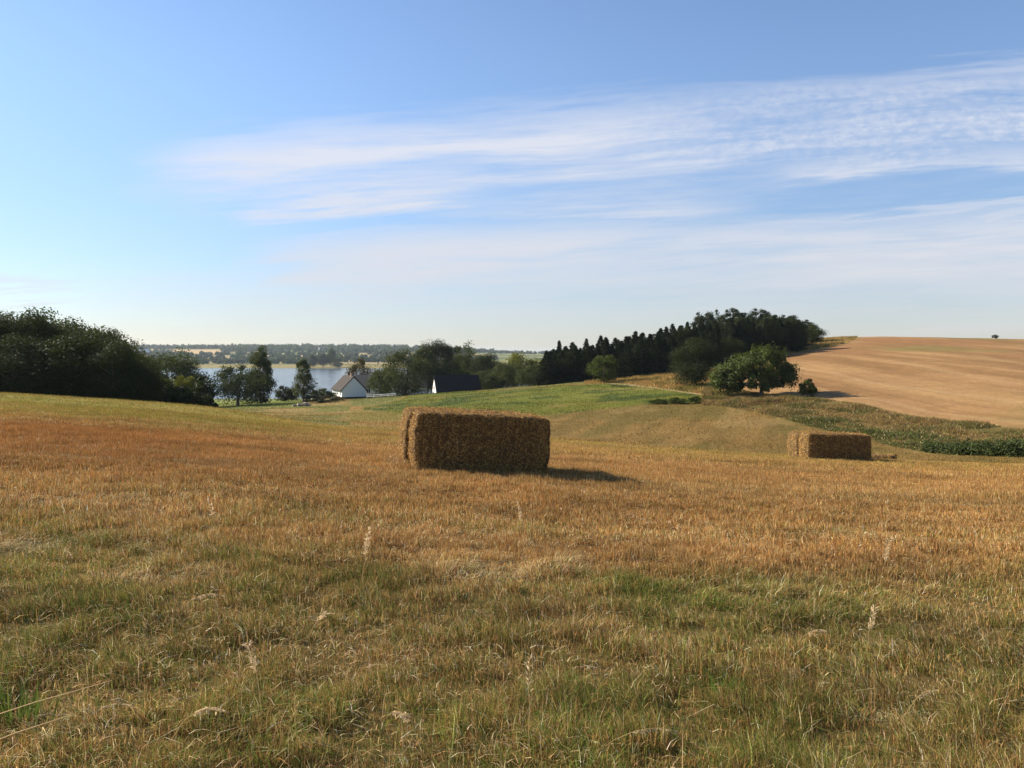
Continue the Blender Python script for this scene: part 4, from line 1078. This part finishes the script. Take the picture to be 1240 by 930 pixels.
SUN_EL, SUN_AZ = 31.0, -68.0      # azimuth clockwise from +Y (the way the camera looks)
w = bpy.data.worlds.new('World'); SC.world = w; w.use_nodes = True; nt = w.node_tree
bg = nt.nodes['Background']; bg.inputs['Strength'].default_value = .074
sky = N(nt, 'ShaderNodeTexSky', sky_type='NISHITA'); sky.sun_disc = False; sky.sun_elevation = R(SUN_EL); sky.sun_rotation = R(SUN_AZ)
sky.air_density = 1.0; sky.dust_density = .15; sky.ozone_density = 1.6; sky.altitude = 0
tc = N(nt, 'ShaderNodeTexCoord'); sx = N(nt, 'ShaderNodeSeparateXYZ'); nt.links.new(tc.outputs['Generated'], sx.inputs[0])
M2 = lambda op, a=None, b=None, c=None, cl=False: mathn(nt, op, a, b, c, cl)
dx, dy, dz = sx.outputs
yy = M2('MAXIMUM', dy, .05)
hor = M2('SQRT', M2('ADD', M2('MULTIPLY', dx, dx), M2('MULTIPLY', dy, dy)))
EL = M2('DIVIDE', dz, M2('MAXIMUM', hor, .02))
A = M2('DIVIDE', dx, yy); E = M2('DIVIDE', dz, yy)          # bearing and elevation of the cloud sheet over the far country
def ramp(v, lo, hi): 
    n = N(nt, 'ShaderNodeMapRange', interpolation_type='SMOOTHSTEP'); nt.links.new(v, n.inputs[0]); n.inputs[1].default_value = lo; n.inputs[2].default_value = hi; return n.outputs[0]
def vec(a, b, c=0.0):
    n = N(nt, 'ShaderNodeCombineXYZ')
    for i, v in enumerate((a, b, c)):
        if hasattr(v, 'is_linked'): nt.links.new(v, n.inputs[i])
        else: n.inputs[i].default_value = v
    return n.outputs[0]
lin = lambda a, k, b: M2('MULTIPLY_ADD', a, k, b)
def yE(y): return (HOR - y) / F
# streak coordinates: along the plumes (rising to the right) and across them
Ea = M2('SUBTRACT', E, M2('MULTIPLY', A, .07))
warp = noise_n(nt, vec(M2('MULTIPLY', A, 2.2), M2('MULTIPLY', Ea, 6)), 1.0, 3, .5)
Ew = M2('ADD', Ea, M2('MULTIPLY', M2('SUBTRACT', warp, .5), .04))
streak = noise_n(nt, vec(M2('MULTIPLY', A, 2.6), M2('MULTIPLY', Ew, 36)), 1.0, 9, .60)
broad = noise_n(nt, vec(M2('MULTIPLY', A, 1.9), M2('MULTIPLY', Ew, 13), 3.0), 1.0, 6, .55)
fine = noise_n(nt, vec(M2('MULTIPLY', A, 9), M2('MULTIPLY', Ew, 120), 5.0), 1.0, 6, .65)
cells = noise_n(nt, vec(M2('MULTIPLY', A, 62), M2('MULTIPLY', Ew, 110), 7.0), 1.0, 3, .6)
# frayed edges: the sheet's limits are shifted by the fibres themselves
fr = M2('ADD', M2('MULTIPLY', M2('SUBTRACT', streak, .5), .11), M2('MULTIPLY', M2('SUBTRACT', fine, .5), .03))
Ef = M2('ADD', E, fr)
def above(line, soft): return ramp(M2('SUBTRACT', Ef, line), -soft, soft)
def below(line, soft): return M2('SUBTRACT', 1.0, above(line, soft))
def mul(*v):
    r = v[0]
    for q in v[1:]: r = M2('MULTIPLY', r, q)
    return r
Af = M2('ADD', A, M2('MULTIPLY', fr, 1.6))
# upper plume: tip at the left, long soft top edge climbing to the right
T = mul(below(lin(A, .095, .298), .022), above(lin(A, .04, .207), .042), ramp(Af, -.50, -.36))
hook = mul(below(lin(A, .10, .226), .012), above(lin(A, .06, .190), .022), ramp(Af, -.39, -.30), ramp(A, .10, -.12))
bl = M2('ADD', lin(broad, .9, .0), M2('MULTIPLY', M2('SUBTRACT', fine, .5), .35))
tex = M2('ADD', lin(ramp(broad, .3, .7), .42, .33), M2('ADD', M2('MULTIPLY', M2('SUBTRACT', streak, .5), 1.7), M2('MULTIPLY', M2('SUBTRACT', fine, .5), .6)))
dens = M2('MULTIPLY', T, tex)
ripm = mul(ramp(A, .05, .35), ramp(E, .215, .25), ramp(E, .36, .31))
dens = M2('MULTIPLY', dens, M2('SUBTRACT', 1.0, M2('MULTIPLY', ripm, M2('MULTIPLY', ramp(cells, .32, .72), .5))))
dens = M2('MAXIMUM', dens, mul(hook, M2('ADD', tex, .05)))
# thin sheet between the plumes, with a blue lane left open at the right
mid = mul(below(lin(A, .05, .215), .02), above(lin(A, .05, .15), .02), ramp(A, -.16, .06), ramp(A, .36, .16))
dens = M2('MAXIMUM', dens, M2('MULTIPLY', mid, M2('SUBTRACT', tex, .18)))
# lower plume and the veil that hangs from it to the horizon
L = mul(below(lin(A, .045, .150), .022), ramp(Af, -.36, -.24))
fade = lin(ramp(E, .0, .15), .68, .30)
dens = M2('MAXIMUM', dens, mul(L, fade, M2('ADD', tex, .16)))
s1 = mul(below(lin(A, .084, .136), .008), above(lin(A, .084, .118), .008), ramp(A, .14, .36)); dens = M2('MAXIMUM', dens, M2('MULTIPLY', s1, M2('ADD', tex, .12)))
s2 = mul(below(lin(A, .03, .222), .01), above(lin(A, .03, .203), .016), ramp(A, .1, .4)); dens = M2('MAXIMUM', dens, M2('MULTIPLY', s2, M2('ADD', tex, -.05)))
low = mul(below(lin(A, .0, .092), .02), above(lin(A, .0, .02), .03), ramp(A, -.62, -.40))
dens = M2('MAXIMUM', dens, M2('MULTIPLY', low, lin(ramp(broad, .35, .65), .3, .08)))
b5 = mul(below(lin(A, .02, .098), .006), above(lin(A, .02, .086), .006), ramp(A, -.48, -.60))
dens = M2('MAXIMUM', dens, M2('MULTIPLY', b5, .45))
dens = M2('MULTIPLY', dens, ramp(dy, .1, .4))
# thin general cirrus everywhere else, seen by reflections and from other sides
dens = M2('MULTIPLY', dens, 1.0, None, True)
dens = M2('MINIMUM', dens, .8)
ccol = mixc(nt, ramp(E, .03, .3), (4.9, 4.85, 5.1), (5.5, 5.5, 5.85))
skyc = mixc(nt, 1.0, sky.outputs[0], mixc(nt, ramp(EL, -.05, .38), (.60, .635, .80), (1.0, 1.05, 1.16)), 'MULTIPLY')
skyc = mixc(nt, ramp(EL, .46, 1.3), skyc, mixc(nt, 1.0, skyc, (.6, .6, .6), 'MULTIPLY'))
cl = mixc(nt, dens, skyc, ccol)
nt.links.new(cl, bg.inputs['Color'])

sl = bpy.data.lights.new('sun', 'SUN'); sl.energy = 5.0; sl.angle = R(.53); sl.color = (1, .9, .74)
so = bpy.data.objects.new('sun', sl); COL.objects.link(so)
az = R(SUN_AZ); sd = Vector((math.sin(az) * math.cos(R(SUN_EL)), math.cos(az) * math.cos(R(SUN_EL)), math.sin(R(SUN_EL))))
so.rotation_euler = sd.to_track_quat('Z', 'Y').to_euler(); so.location = (-30, 10, 30)

cam = bpy.data.cameras.new('camera'); co = bpy.data.objects.new('camera', cam); COL.objects.link(co)
co.location = (0, 0, EYE); co.rotation_euler = (R(90), 0, 0)
cam.sensor_width = 36; cam.lens = 36 * F / 1240; cam.shift_y = -(465 - HOR) / 1240
cam.clip_start = .05; cam.clip_end = 20000
SC.camera = co
SC.view_settings.view_transform = 'Standard'; SC.view_settings.look = 'None'; SC.view_settings.gamma = 1; SC.view_settings.use_curve_mapping = False
SC.view_settings.exposure = 1.05
cy = SC.cycles
cy.max_bounces = 6; cy.diffuse_bounces = 3; cy.transmission_bounces = 3; cy.transparent_max_bounces = 4; cy.volume_bounces = 0
cy.use_denoising = True
